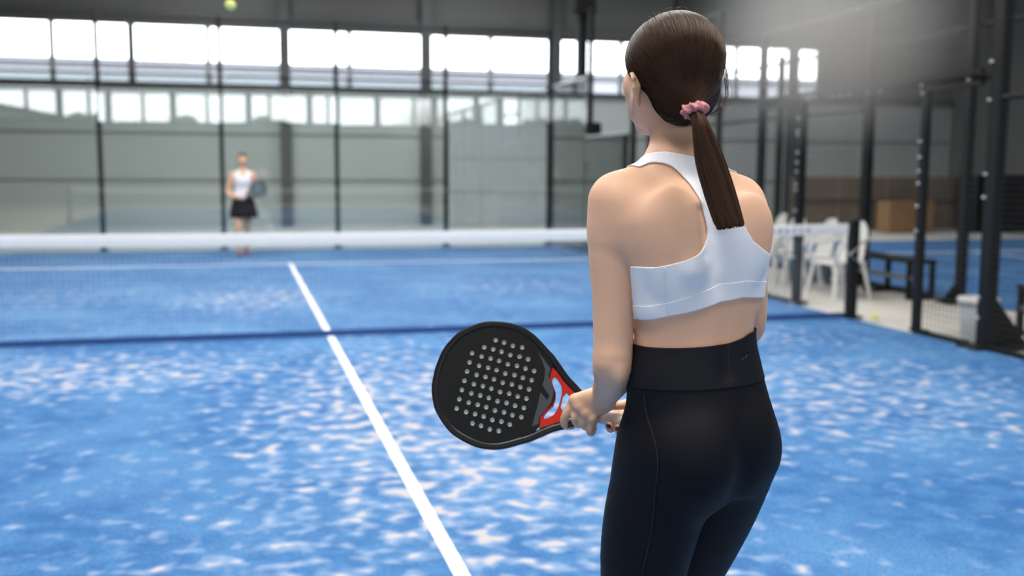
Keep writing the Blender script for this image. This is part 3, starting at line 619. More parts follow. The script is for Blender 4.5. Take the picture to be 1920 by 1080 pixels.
LEGS = [tube([(-.032, -.03, .87), (-.064, -.03, .75), (-.082, -.02, .63), (-.086, .0, .47), (-.088, -.022, .33), (-.086, -.035, .09)], [.098, .0895, .078, .054, .05, .034], .05),
  tube([(.078, .045, .87), (.055, .095, .75), (.018, .15, .62), (-.022, .21, .47), (-.012, .19, .33), (.0, .165, .09)], [.094, .084, .074, .053, .049, .034], .02)]
FEET = []
for ax, ay in ((-.086, -.035), (.0, .165)):
    FEET += [(s_cone((ax+.012, ay-.02, .04), (ax-.075, ay+.125, .03), .034, .028), .02, 1), (s_cone((ax, ay, .1), (ax+.012, ay-.02, .04), .034, .033), .02, 1)]
BODY = [(TORSO, .01, 1)] + BREAST + GLUTE + LEGS + FEET + LATS + SCAP + NECK + SPINE + CLEFT + [SHO_L, SHO_R] + ARM_L + ARM_R + HEAD + HAND_L + HAND_R
# ---------------------------------------------------------------- people
def skin_mat(name, c):
    m = mat(name, c, .55, 0, .10, 9, .3, sss=.12); return m
M['skin'] = skin_mat('warm_skin', (.72, .435, .295)); M['lip'] = mat('lip_pink', (.48, .19, .16), .4); M['nail'] = mat('dark_red_nail', (.16, .008, .012), .15)
M['bra'] = mat('white_sports_fabric', (.80, .81, .86), .75, 0, .03, 40, .3, bump=.1, bscale=900)
M['legging'] = mat('black_legging_fabric', (.0042, .0042, .0070), .62, 0, .12, 30, .18, bump=.15, bscale=900)
M['legging2'] = mat('black_waistband_fabric', (.0075, .0072, .0105), .62, 0, .1, 30, .2); M['stitch'] = mat('charcoal_stitching', (.012, .012, .016), .7)
M['eye'] = mat('eye_white', (.75, .74, .72), .2); M['shoe'] = mat('white_shoe', (.7, .7, .7), .6)
def hair_mat(name, lo, hi, rough=.36):
    m = bpy.data.materials.new(name); m.use_nodes = True; t = m.node_tree; p = t.nodes['Principled BSDF']
    a = t.nodes.new('ShaderNodeAttribute'); a.attribute_name = 'tone'; r = t.nodes.new('ShaderNodeMix'); r.data_type = 'RGBA'; r.inputs[6].default_value = lo + (1,); r.inputs[7].default_value = hi + (1,)
    t.links.new(a.outputs['Fac'], r.inputs[0]); t.links.new(r.outputs[2], p.inputs['Base Color']); p.inputs['Roughness'].default_value = rough; p.inputs['Specular IOR Level'].default_value = .26; p.inputs['Specular Tint'].default_value = (.95, .68, .5, 1)
    return m
M['hair'] = hair_mat('dark_brown_hair', (.016, .0082, .0055), (.066, .033, .021), .40)
M['hair_base'] = hair_mat('dark_brown_underhair', (.020, .010, .0065), (.026, .013, .008), .8)
def npmesh(name, v, f, m, parent=None, smooth=True):
    me = bpy.data.meshes.new(name); v = np.ascontiguousarray(v, np.float32); f = np.ascontiguousarray(f, np.int32); k = f.shape[1]
    me.vertices.add(len(v)); me.vertices.foreach_set('co', v.ravel()); me.loops.add(f.size); me.loops.foreach_set('vertex_index', f.ravel())
    me.polygons.add(len(f)); me.polygons.foreach_set('loop_start', np.arange(0, f.size, k, dtype=np.int32)); me.polygons.foreach_set('loop_total', np.full(len(f), k, np.int32))
    me.update(calc_edges=True); me.validate()
    if smooth: me.polygons.foreach_set('use_smooth', np.ones(len(f), bool))
    me.materials.append(m); o = bpy.data.objects.new(name, me); COL.objects.link(o); o.parent = parent; return o
def garment(name, v, q, f, m, parent, off=.0008, th=.0022, it=3):
    cv, ct = clip(v, q, f); n = normals(cv, ct)
    if it: cv = relax_inner(cv, ct, it)
    o = npmesh(name, cv + n*off, ct, m, parent); s = o.modifiers.new('thickness', 'SOLIDIFY'); s.thickness = th; s.offset = 1; return o
def relax_inner(v, F, it):
    e = np.concatenate([F[:, [0, 1]], F[:, [1, 2]], F[:, [2, 0]]]); key = np.sort(e, 1); u, c = np.unique(key[:, 0]*len(v)+key[:, 1], return_counts=True); b = u[c == 1]
    bd = np.zeros(len(v), bool); bd[b//len(v)] = True; bd[b % len(v)] = True; w = relax(v, F, it, .5); w[bd] = v[bd]; return w
def strands(name, paths, radii, tones, m, parent, sides=3):
    """many thin tapering strands as one mesh; paths (n, k, 3), radii (n, k)"""
    P = np.asarray(paths); n, k, _ = P.shape; T = np.gradient(P, axis=1); T /= np.linalg.norm(T, axis=2)[..., None] + 1e-12
    ref = np.where(np.abs(T[..., 2:3]) < .9, np.array([0, 0, 1.]), np.array([1., 0, 0])); A = np.cross(T, ref); A /= np.linalg.norm(A, axis=2)[..., None] + 1e-12; B = np.cross(T, A)
    V = np.stack([P + radii[..., None]*(math.cos(2*math.pi*s/sides)*A + math.sin(2*math.pi*s/sides)*B) for s in range(sides)], 2).reshape(-1, 3)
    i, j, s = np.meshgrid(np.arange(n), np.arange(k-1), np.arange(sides), indexing='ij'); a = (i*k+j)*sides; s2 = (s+1) % sides
    F = np.stack([a+s, a+s2, a+sides+s2, a+sides+s], -1).reshape(-1, 4)
    o = npmesh(name, V, F, m, parent); at = o.data.attributes.new('tone', 'FLOAT', 'POINT'); at.data.foreach_set('value', np.repeat(tones, k*sides).astype(np.float32)); return o
woman = empty('person', (.102, -6.991, .003), -math.radians(24.914), 'person seen from behind in a white sports bra and black leggings, holding a black racket', 'person')
BV, BQ = surface(BODY, (-.34, -.24, -.016), (.28, .38, 1.73), .0029)
BV = relax(BV, BQ, 1, .4)
npmesh('body', BV, BQ, M['skin'], woman)
# leggings and waistband
S, G, *_ = TORSO.frame(BV); hx = np.array([-.2, -.121, -.056, .009, .053, .074, .11, .2]); hz = np.array([1.088, 1.086, 1.088, 1.091, 1.098, 1.104, 1.106, 1.106])
d_arm = field([SHO_L] + ARM_L + [SHO_R] + ARM_R + HAND_L + HAND_R)(BV); d_tor = .0015 + field([(TORSO, .01, 1)] + GLUTE + LEGS)(BV)
own = np.clip((d_arm - d_tor), -.02, .02); zz = BV[:, 2]; hem = np.interp(S, hx, hz) + .0*G
leg = garment('leggings', BV, BQ, np.minimum(np.minimum(hem - zz, zz - .10), own), M['legging'], woman, .0012, .0026, 12)
yoke = 1.012 + .0*S
garment('waistband', BV, BQ, np.minimum(np.minimum(hem + .001 - zz, zz - yoke), own), M['legging2'], leg, .0042, .0012, 6)
def on_body(pts, off, front=False):
    """points (s, z) of the back laid on the body surface"""
    sel = (G < .02) & (own > 0); P = BV[sel]; s_, z_ = S[sel], zz[sel]; nn = NB[sel]; o = []
    for s, z in pts:
        i = np.argmin((s_-s)**2 + (z_-z)**2); o.append(P[i] + nn[i]*off)
    return np.array(o)
NB = normals(BV, BQ)
sm = spline(on_body([(-.136, 1.002), (-.141, .965), (-.147, .92), (-.152, .88), (-.153, .83), (-.152, .78), (-.153, .72), (-.156, .66), (-.158, .58)], .0050), 4)
MB().tube(sm, .0009, 6).build('side_seam', M['stitch'], leg, True)
MB().tube(spline(on_body([(.012, 1.085), (.012, 1.06), (.012, 1.04), (.013, 1.018)], .0052), 3), .0008, 6).build('back_seam', M['stitch'], leg, True)
lg = on_body([(.040, 1.059), (.046, 1.062), (.050, 1.060), (.055, 1.064), (.062, 1.065)], .0054); MB().tube(spline(lg, 3), [.0011]*13, 6).build('logo_print', mat('glossy_black_print', (.004, .004, .005), .3), leg, True)
# sports bra
back = [(-.30, 1.138), (-.128, 1.138), (-.098, 1.146), (-.054, 1.156), (0, 1.170), (.05, 1.176), (.106, 1.170), (.30, 1.150), (.30, 1.246), (.145, 1.246), (.115, 1.253), (.096, 1.263), (.072, 1.279), (.056, 1.306), (.054, 1.34), (.062, 1.378), (.078, 1.403), (.10, 1.41), (.14, 1.40),
  (.12, 1.46), (.06, 1.46)] + [(.06, 1.440), (.04, 1.434), (-.003, 1.430), (-.03, 1.4355), (-.050, 1.4385), (-.062, 1.437), (-.073, 1.434), (-.078, 1.438), (-.078, 1.46), (-.104, 1.46)] + [tuple(q) for q in spline([(-.1045, 1.428), (-.1040, 1.417), (-.0985, 1.4105), (-.088, 1.4135), (-.069, 1.4195), (-.046, 1.411), (-.030, 1.380), (-.022, 1.335), (-.022, 1.295), (-.040, 1.268), (-.068, 1.250), (-.11, 1.238), (-.142, 1.235), (-.30, 1.235)], 4)]
front = [(-.30, 1.138), (-.1, 1.134), (.1, 1.140), (.30, 1.150), (.30, 1.246), (.15, 1.246), (.125, 1.30), (.108, 1.36), (.104, 1.40), (.14, 1.40), (.14, 1.46), (.06, 1.46), (.06, 1.40), (.05, 1.345), (.0, 1.325), (-.06, 1.345), (-.078, 1.40), (-.078, 1.46), (-.104, 1.46), (-.104, 1.40), (-.107, 1.38), (-.108, 1.36), (-.125, 1.30), (-.15, 1.235), (-.30, 1.235)]
fb = poly_sd(back, S, zz); ff = poly_sd(front, S, zz); w = np.clip((G + .012)/.02, 0, 1); fbra = fb*(1-w) + ff*w
near = np.clip(.10 - np.abs(zz - 1.27)*.6, -.05, .05)
topcap = np.where(S < -.03, 1.437, 1.442) - zz
nck = .062*.0 + .2
fbra = np.minimum(np.minimum(fbra, own + np.where(zz > 1.36, .05, 0)), 1.452 - zz)
bra = garment('sports_bra', BV, BQ, fbra, M['bra'], woman, .0008, .0024, 3)
bh = np.interp(S, [-.3, -.13, -.097, -.054, 0, .06, .12, .3], [1.163, 1.163, 1.172, 1.186, 1.203, 1.207, 1.200, 1.18])
garment('hem_band', BV, BQ, np.minimum(fbra, bh - zz), M['bra'], bra, .0030, .0012, 3)
MB().tube(spline(on_body([(-.108, 1.2365), (-.1065, 1.215), (-.104, 1.19), (-.100, 1.168), (-.094, 1.148)], .0046), 3), .0008, 6).build('side_stitch', M['bra'], bra, True)
# shoes
for sgn, x0 in ((0, -.045), (1, .1)):
    mid = BV[:, 0]*.866 + (BV[:, 1]-.075)*.5 + .055
    fs = np.minimum(.088 - zz, (mid if sgn else -mid)); garment('shoe', BV, BQ, fs, M['shoe'], woman, .002, .006, 2)
# nails, eyes, lips
for x in (-.162, -.143, -.124, -.106):
    c = axz(x); o = MB().ball((0, 0, 0), (.0052, .0022, .0062), 8, 10).build('fingernail', M['nail'], woman, True); o.location = (x-.0035, .1405, c-.0175); o.rotation_euler = (.45, 0, 0)
for sg in (-1, 1):
    MB().ball(tuple(hp(sg*.031, .0835, -.018)), .0115, 10, 14).build('eye', M['eye'], woman, True)
    ic = hp(sg*.031, .0945, -.018); MB().ball(tuple(ic), .0048, 8, 10).build('iris', mat('brown_iris', (.06, .03, .015), .2), woman, True)
hs = (BV-HC) @ HR; hg = (BV-HC) @ HF; hz_ = zz-HC[2]
lipf = np.minimum(.024 - np.sqrt(hs**2 + ((hz_+.0845)*2.0)**2), hg-.08); garment('lips', BV, BQ, lipf*.5, M['lip'], woman, .0004, .0006, 0)
# ---- hair: a shell over the skull with strands combed to the tie
TIE = np.array([-.006, -.094, 1.513])
HAIR = [(s_ell(HC + np.array([0, 0, .0085]), (.0855, .105, .0755), HR, HF), .01, 1), (s_ell(hp(-.006, -.042, -.035), (.060, .050, .056), HR, HF), .03, 1), (s_cone(hp(-.0, -.06, -.055), TIE, .045, .014), .03, 1), (s_ell(hp(-.01, -.025, .006), (.07, .083, .076), HR, HF), .02, 1), (s_ell(hp(-.004, -.046, -.068), (.056, .042, .05), HR, HF), .02, 1)]
hf_ = field(HAIR)
HLG = [-.14, -.10, -.08, -.06, -.045, -.032, -.022, -.010, .004, .018, .035, .05, .066, .08, .1]; HLZ = [-.160, -.130, -.121, -.106, -.086, -.060, -.036, -.020, -.014, -.016, -.008, .006, .024, .042, .062]
def hline(g): return np.interp(g, HLG, HLZ)
v, q = surface(HAIR, (-.16, -.16, 1.45), (.09, .14, 1.72), .004)
gg = (v-HC) @ HF; sh = (v-HC) @ HR
v, t = clip(v, q, (v[:, 2]-HC[2]) - hline(gg)); n = normals(v, t); sh = (v-HC) @ HR
hair = npmesh('hair', v - n*.0012, t, M['hair_base'], woman); hair.data.attributes.new('tone', 'FLOAT', 'POINT').data.foreach_set('value', np.full(len(v), .12, np.float32)); sd = hair.modifiers.new('thickness', 'SOLIDIFY'); sd.thickness = .006; sd.offset = -1
rng = np.random.default_rng(8)
def proj_hair(C0, D):
    lo = np.full(len(D), .03); hi = np.full(len(D), .17)
    for _ in range(22):
        m = (lo+hi)/2; ins = hf_(C0 + D*m[:, None]) < 0; lo = np.where(ins, m, lo); hi = np.where(ins, hi, m)
    return lo
def comb(n, k=22, free=None):
    CO = hp(0, -.01, -.02); side = rng.choice([-1, 1], n); u = rng.random(n)
    g = np.interp(u, [0, .12, .3, .55, .8, 1], [-.105, -.07, -.02, .05, .095, .10]); z = np.maximum(hline(g), -.118) + rng.random(n)*.012 + .003
    top = u > .55; s = side*np.where(top, .082*np.clip((1-u)/.45, 0, 1), .09); z = np.where(top, np.interp(u, [.55, .8, 1], [.01, .052, .064]) + rng.random(n)*.006, z)
    st = HC + HR*s[:, None] + HF*g[:, None]; st[:, 2] += z
    if free is not None: st = free; t0f = np.zeros(n)
    d0 = st - CO; d0 /= np.linalg.norm(d0, axis=1)[:, None]
    tj = TIE + rng.normal(0, .0045, (n, 3)); d1 = tj - CO; d1 /= np.linalg.norm(d1, axis=1)[:, None]
    # start part of the way along for an even cover
    t0 = np.where(rng.random(n) < .85, rng.random(n)*.5, 0); tt = t0[:, None] + (1-t0[:, None])*np.linspace(0, 1, k)
    if free is not None: tt = np.linspace(0, 1, k)[None] + np.zeros((n, 1))
    om = np.arccos(np.clip((d0*d1).sum(1), -1, 1))[:, None]; so = np.sin(om) + 1e-6
    D = (np.sin((1-tt)*om)/so)[..., None]*d0[:, None] + (np.sin(tt*om)/so)[..., None]*d1[:, None]
    # hair drops a little below the great circle on the sides
    D[..., 2] -= (.10*np.sin(math.pi*tt)*np.clip(1-u/.75, -.4, 1)[:, None])*(free is None); D /= np.linalg.norm(D, axis=2)[..., None]
    r = proj_hair(CO, D.reshape(-1, 3)).reshape(n, k)
    ang = np.round(u*46 + side*7)      # locks
    ph = (np.sin(ang*12.9898)*43758.5453) % 1
    r = r + (.0004 + .0022*ph*np.sin(math.pi*np.clip(tt, 0, 1))**.7*(1-tt*.4) )[...] if False else r + .0004 + .0010*ph[:, None]*np.sin(math.pi*tt) + rng.random((n, 1))*.0014
    P = CO + D*r[..., None]
    return P, np.clip(ph*.55 + rng.random(n)*.5, 0, 1), tt
P, tone, tt = comb(5500)
pick = v[rng.choice(len(v), 3600)]; lowr = v[(sh > -.02) & (v[:, 2] < HC[2]-.03)]; pick = np.concatenate([pick, lowr[rng.choice(len(lowr), 900)]]); P2, tone2, _ = comb(4500, free=pick); P = np.concatenate([P, P2]); tone = np.concatenate([tone, tone2])
R = (.00055 + .00025*rng.random((len(P), 1))) * np.clip(np.minimum(1, .35 + 3*np.linspace(0, 1, P.shape[1])), 0, 1)[None]
strands('combed_strands', P, R, .03 + .50*tone**1.6, M['hair'], hair)
# loose hairs at the crown and a thin curl by the right of the head
L_ = []
for i in range(46):
    u = rng.random(); a = rng.uniform(-1.2, 1.2); b = rng.uniform(-.9, .9); d = unit_(HR*math.sin(a) + HF*math.cos(a)*b + Z*1.1); o = HC + d*proj_hair(HC, d[None])[0]
    t = unit_(np.cross(d, rng.normal(size=3))); L = rng.uniform(.025, .06); hh = .006*rng.random()+.003; L_.append([o + t*L*x + d*(hh*math.sin(math.pi*x*.8) - L*L*x*x*5.5) for x in np.linspace(0, 1, 10)])
for i in range(34):
    j = rng.normal(0, .003, 3); w_ = rng.uniform(.3, 1.15); pts = [(.041, .03, 1.62), (.047+.006*w_, .025, 1.585), (.046+.013*w_, .02, 1.555), (.044+.010*w_, .0, 1.53), (.030+.006*w_, -.03, 1.512), (.012, -.06, 1.505)]
    c = spline(np.array(pts)+j, 2)[:10]; L_.append(c)
Lp = np.array([np.array(x)[:10] for x in L_]); strands('loose_hairs', Lp, np.full((len(Lp), 10), .00022), rng.random(len(Lp))*.8+.2, M['hair'], hair)
# ponytail
PX = np.array([(-.006, -.098, 1.517, .0095), (.001, -.108, 1.500, .012), (.008, -.114, 1.479, .016), (.0235, -.116, 1.424, .025), (.0425, -.122, 1.367, .0265), (.0615, -.130, 1.312, .024)])
PS = spline(PX, 5)
tb = MB(); nt = 14
PT = PS[:-3]
for i, (x, y, z, r) in enumerate(PT):
    tb.v += [(x + r*.86*math.cos(a), y + min(r, .016)*.8*math.sin(a), z) for a in np.arange(nt)*2*math.pi/nt]
tb.f = [(i*nt+k, i*nt+(k+1) % nt, (i+1)*nt+(k+1) % nt, (i+1)*nt+k) for i in range(len(PT)-1) for k in range(nt)] + [tuple(range(nt))[::-1], tuple(range((len(PT)-1)*nt, len(PT)*nt))]
pony = tb.build('ponytail', M['hair'], woman, True); pony.data.attributes.new('tone', 'FLOAT', 'POINT').data.foreach_set('value', np.full(len(tb.v), .15, np.float32))
ns = 1500; th = rng.random(ns)*2*math.pi; rr = np.sqrt(rng.random(ns)*.55+.45); k = 20; ln = 1 - .09*rng.random(ns)**2 + .03*rng.random(ns); ts = np.linspace(0, 1, k)
lock = np.round(th*5.5); lph = (np.sin(lock*78.233)*43758.5453) % 1
Pp = np.zeros((ns, k, 3))
for j in range(k):
    q_ = ts[j]*ln*(len(PS)-1); i0 = np.clip(q_.astype(int), 0, len(PS)-2); fr = (q_-i0)[:, None]; c = PS[i0]*(1-fr) + PS[i0+1]*fr
    wob = 1 + .05*np.sin(3*ts[j]+lock) - .06*lph*math.sin(math.pi*ts[j])
    Pp[:, j, 0] = c[:, 0] + c[:, 3]*np.cos(th)*rr*wob; Pp[:, j, 1] = c[:, 1] + np.minimum(c[:, 3], .017)*np.sin(th)*rr*wob; Pp[:, j, 2] = c[:, 2] + .004*np.cos(th)*ts[j]
tone = np.clip(lph*.7 + rng.random(ns)*.45, 0, 1)**1.3 * .9 + .1
strands('tail_strands', Pp, (.0007+.0003*rng.random((ns, 1)))*np.ones((1, k)), tone, M['hair'], pony)
# scrunchie
sc = MB(); v = []; n1, n2 = 72, 20; ax = unit_(np.array([.2, -.35, -.9])); e1_ = unit_(np.cross(ax, (0, 1, .2))); e2_ = np.cross(ax, e1_)
for i in range(n1):
    a = 2*math.pi*i/n1; c = TIE + np.array([.001, -.004, -.003]) + .0145*(math.cos(a)*e1_ + math.sin(a)*e2_)*(1+.12*math.sin(3*a+1))
    for j in range(n2):
        b = 2*math.pi*j/n2; r = .0082*(1 + .22*math.sin(9*a+2*math.sin(b)) + .16*math.sin(17*a+3*b) + .12*math.sin(4*b+5*a)); d = math.cos(b)*(math.cos(a)*e1_ + math.sin(a)*e2_) + math.sin(b)*ax; v.append(c + r*d)
sc.add(v, [(i*n2+j, i*n2+(j+1) % n2, ((i+1) % n1)*n2+(j+1) % n2, ((i+1) % n1)*n2+j) for i in range(n1) for j in range(n2)])
scr = sc.build('scrunchie', mat('dusty_pink_fabric', (.56, .22, .235), .8, 0, .12, 60, .3), pony, True); scr['label'] = 'dusty pink ruffled scrunchie'
leg['label'] = 'black high waisted leggings'; bra['label'] = 'white racerback sports bra'; hair['label'] = 'dark brown hair combed back'; pony['label'] = 'dark brown ponytail'
# ---------------------------------------------------------------- padel rackets
OUT = [(-.125, 0), (-.1205, .040), (-.106, .073), (-.094, .0875), (-.076, .103), (-.054, .116), (-.018, .1245), (.010, .125), (.043, .116), (.079, .0945), (.094, .0855), (.113, .070), (.128, .0575), (.142, .047), (.155, .0365), (.170, .027), (.184, .0195), (.198, .0165)]
def outline(scale=1.0, inset=0):
    p = spline([(x*.97 if x < .15 else x, w*.962) for x, w in OUT], 6); up = [(x, w) for x, w in p]; full = up + [(x, -w) for x, w in up[::-1][:-1]]
    P = np.array(full)
    if inset:
        T = np.roll(P, -1, 0) - np.roll(P, 1, 0); N_ = np.stack([T[:, 1], -T[:, 0]], 1); N_ /= np.linalg.norm(N_, axis=1)[:, None] + 1e-9; P = P + N_*inset
    return P
HOLES = [(1, 3, .0), ]
def hole_grid():
    cnt = {0: (0, 6), 1: (-1, 6), 2: (-2, 7), 3: (-2, 7), 4: (-2, 7), 5: (-2, 7), 6: (-1, 6), 7: (0, 5)}
    o = []
    for c, (a, b) in cnt.items():
        for r in range(a, b+1):
            cx, cy = 390+67.5*c+2*0-20.3*r, 303+21*c+69.4*r
            if c == 7: cx, cy = 860-20.8*r, 450+69.2*r
            if c >= 1 and c < 7: cx, cy = {1: 463, 2: 531, 3: 595, 4: 661, 5: 731, 6: 795}[c]-20.6*(r-(1 if c == 6 else 1 if c == 5 else 0)), {1: 330, 2: 347, 3: 367, 4: 394, 5: 408, 6: 430}[c]+69.6*(r-(1 if c in (5, 6) else 0))
            if c == 6: cx, cy = 795-21.2*r, 430+69.8*r
            if c == 5: cx, cy = 731-21.0*r, 408+69.6*r
            o.append((cx, cy))
    return o
def crop2r(x, y):  # from the picture's racket to its own axes, metres
    dx, dy = x-572, y-552; return ((dx*.954+dy*.3)/3560, -(-dx*.3+dy*.954)/3560)
def ring(c, r, n=14): return [(c[0]+r*math.cos(2*math.pi*k/n), c[1]+r*math.sin(2*math.pi*k/n)) for k in range(n)]
def cdt(outer, holes):
    pts = [Vector(p) for p in outer]; edges = [(i, (i+1) % len(outer)) for i in range(len(outer))]
    for h in holes:
        b = len(pts); pts += [Vector(p) for p in h]; edges += [(b+i, b+(i+1) % len(h)) for i in range(len(h))]
    v, e, f, *_ = delaunay_2d_cdt(pts, edges, [], 0, 1e-7); v = np.array([tuple(q) for q in v]); keep = []
    f = np.array(f); cen = v[f].mean(1); ins = poly_sd(outer, cen[:, 0], cen[:, 1]) > 0
    for h in holes: ins &= poly_sd(h, cen[:, 0], cen[:, 1]) < 0
    f = f[ins]; a = v[f]; flip = np.cross(a[:, 1]-a[:, 0], a[:, 2]-a[:, 0]) < 0; f[flip] = f[flip][:, ::-1]; return v, f
def slab(outer, holes, z0, z1):
    v, f = cdt(outer, holes); n = len(v); V = [(x, y, z1) for x, y in v] + [(x, y, z0) for x, y in v]; F = [tuple(t) for t in f] + [tuple(n+i for i in t[::-1]) for t in f]
    e = {}
    for t in f:
        for i in range(3):
            a, b = int(t[i]), int(t[(i+1) % 3]); e[(a, b)] = e.get((a, b), 0)+1
    for a, b in e:
        if (b, a) not in e: F.append((a, n+a, n+b, b))
    return V, F
def racket(label, mats, simple=False):
    o = empty('padel_racket', (0, 0, 0), 0, label, 'racket', )
    P = outline(); Hh = [ring(crop2r(*c), .0053) for c in hole_grid()]
    headcut = [(.118, .0655), (.1085, .052), (.102, .030), (.101, .004), (.103, -.012), (.098, -.030), (.093, -.048), (.096, -.076)]
    # face: inside of the frame up to the wavy edge of the throat
    inn = outline(0, -.008); inn = np.array([q for q in inn if q[0] < .10]); up = [tuple(q) for q in inn if q[1] >= 0]; dn = [tuple(q) for q in inn if q[1] < 0]
    c3 = lambda X, Y: crop2r((1000+X/5.4-780)*3.857, (640+Y/5.4-580)*3.857)
    edge = [c3(*q) for q in ((215, 275), (195, 300), (184, 345), (186, 400), (208, 470), (232, 530), (230, 590), (208, 650), (160, 695), (100, 748), (66, 785), (64, 870))]
    up = [q for q in up if q[0] < edge[0][0]-.004]; dn = [q for q in dn if q[0] < edge[-1][0]-.004]; face = up + edge + dn
    # the frame: a rounded tube swept round the outline, open at the grip
    mb = MB(); Q = outline(); k = 10; sec = []
    T = np.roll(Q, -1, 0)-np.roll(Q, 1, 0); N_ = np.stack([T[:, 1], -T[:, 0]], 1); N_ /= np.linalg.norm(N_, axis=1)[:, None]+1e-9
    prof = [(0, .012), (-.003, .0168), (-.0075, .0182), (-.0155, .0158), (-.0165, .0), (-.0155, -.0158), (-.0075, -.0182), (-.003, -.0168), (0, -.012), (.0, 0)]
    v = []
    for i in range(len(Q)):
        for a, z in prof: q = Q[i]+N_[i]*a; v.append((q[0], q[1] if abs(Q[i][1]) < 1e-6 or q[1]*Q[i][1] > 0 else 0, z))
    n = len(Q); mb.add(v, [(i*k+j, i*k+(j+1) % k, ((i+1) % n)*k+(j+1) % k, ((i+1) % n)*k+j) for i in range(n-0) for j in range(k)])
    fr = mb.build('frame', mats[0], o); soften(fr, 50)
    V, F = slab(face, Hh, -.0155, .0155); mesh('face', V, F, mats[1], o)
    V, F = slab(face, [], -.004, .0108); mesh('core', V, F, mats[2], o)
    if not simple:   # grey decal with a dark broken stripe near the throat
        x = .0158
        d1 = [crop2r(*q) for q in ((890, 300), (935, 365), (985, 435), (968, 490), (996, 560), (1004, 620), (980, 700), (922, 768), (890, 800), (885, 850), (835, 868), (860, 780), (885, 700), (905, 610), (935, 520), (945, 440), (925, 380))][::-1]
        V, F = slab(d1, [], .0153, x); mesh('decal', V, F, mats[5], o)
        V, F = slab([crop2r(*q) for q in ((905, 540), (972, 640), (955, 675), (893, 600))][::-1], [], .0153, x+.0003); mesh('decal_stripe', V, F, mats[1], o)
    # red throat insert, from the picture: outer edge and its two windows
    def c3(X, Y): return crop2r((1000+X/5.4-780)*3.857, (640+Y/5.4-580)*3.857)
    ou = [c3(*q) for q in ((205, 270), (248, 308), (310, 363), (382, 455), (452, 560), (530, 670), (470, 760), (400, 800), (300, 838), (180, 880), (52, 918), (56, 780), (130, 720), (200, 655), (222, 600), (234, 545), (215, 500), (190, 440), (178, 390), (185, 320))][::-1]
    w1 = [c3(*q) for q in ((207, 392), (228, 375), (255, 395), (300, 470), (303, 545), (285, 620), (268, 680), (240, 735), (212, 772), (150, 803), (112, 808), (106, 785), (150, 735), (212, 680), (236, 610), (240, 545), (222, 495), (205, 430))][::-1]
    w2 = [c3(*q) for q in ((352, 545), (385, 580), (420, 640), (400, 690), (345, 722), (300, 725), (285, 695), (298, 640), (315, 580))][::-1]
    V, F = slab(ou, [w1, w2], -.0135, .0135); rb = mesh('throat_insert', V, F, mats[3], o); rb['label'] = 'red throat piece' if not simple else 'teal throat piece'; b = rb.modifiers.new('bevel', 'BEVEL'); b.width = .0022; b.segments = 2; b.limit_method = 'ANGLE'
    h = MB(); h.tube([(.158, 0, 0), (.172, 0, 0), (.19, 0, 0), (.21, 0, 0)], [.017, .0185, .0165, .0155], 14, flat=1.0).build('throat', mats[0], o, True)
    g = MB(); xs = np.linspace(.20, .325, 60); g.tube([(x, 0, 0) for x in xs], [.0158+.0007*abs(math.sin(2*math.pi*(x-.2)/.026)) for x in xs], 16).build('grip', mats[4], o, True)
    MB().tube([(.322, 0, 0), (.330, 0, 0), (.334, 0, 0)], [.0168, .0172, .014], 16).build('end_cap', mats[0], o, True)
    return o
M['carbon'] = mat('black_carbon_frame', (.007, .007, .008), .35, 0, .1, 40, .3); M['face'] = mat('matte_black_face', (.006, .0062, .0066), .5, 0, .2, 20, .22, bump=.1, bscale=500); M['hole'] = mat('grey_hole_core', (.88, .88, .84), .7)
M['red'] = mat('orange_red_paint', (.52, .016, .006), .3, 0, .12, 8, .3); M['red'].node_tree.nodes['Principled BSDF'].inputs['Coat Weight'].default_value = .15
M['grip'] = mat('white_grip_tape', (.72, .72, .72), .7); M['decal'] = mat('slate_grey_print', (.045, .05, .058), .45)
rk = racket('black padel racket with a red throat held low by the woman in front', (M['carbon'], M['face'], M['hole'], M['red'], M['grip'], M['decal']))
def place_racket(o, center, end, normal, parent_frame, off=0):
    c, e = np.array(center), np.array(end); X = unit_(e-c); Zr = np.array(normal); Zr = unit_(Zr - X*(Zr @ X)); Y = np.cross(Zr, X)
    m = Matrix(((X[0], Y[0], Zr[0], c[0]), (X[1], Y[1], Zr[1], c[1]), (X[2], Y[2], Zr[2], c[2]), (0, 0, 0, 1))); o.matrix_world = parent_frame @ m
WF = Matrix.Translation((.102, -6.991, .003)) @ Matrix.Rotation(-math.radians(24.914), 4, 'Z')
place_racket(rk, (-.4075, .172, .9465), (-.085, .182, .864), (.0, -1, .33), WF)
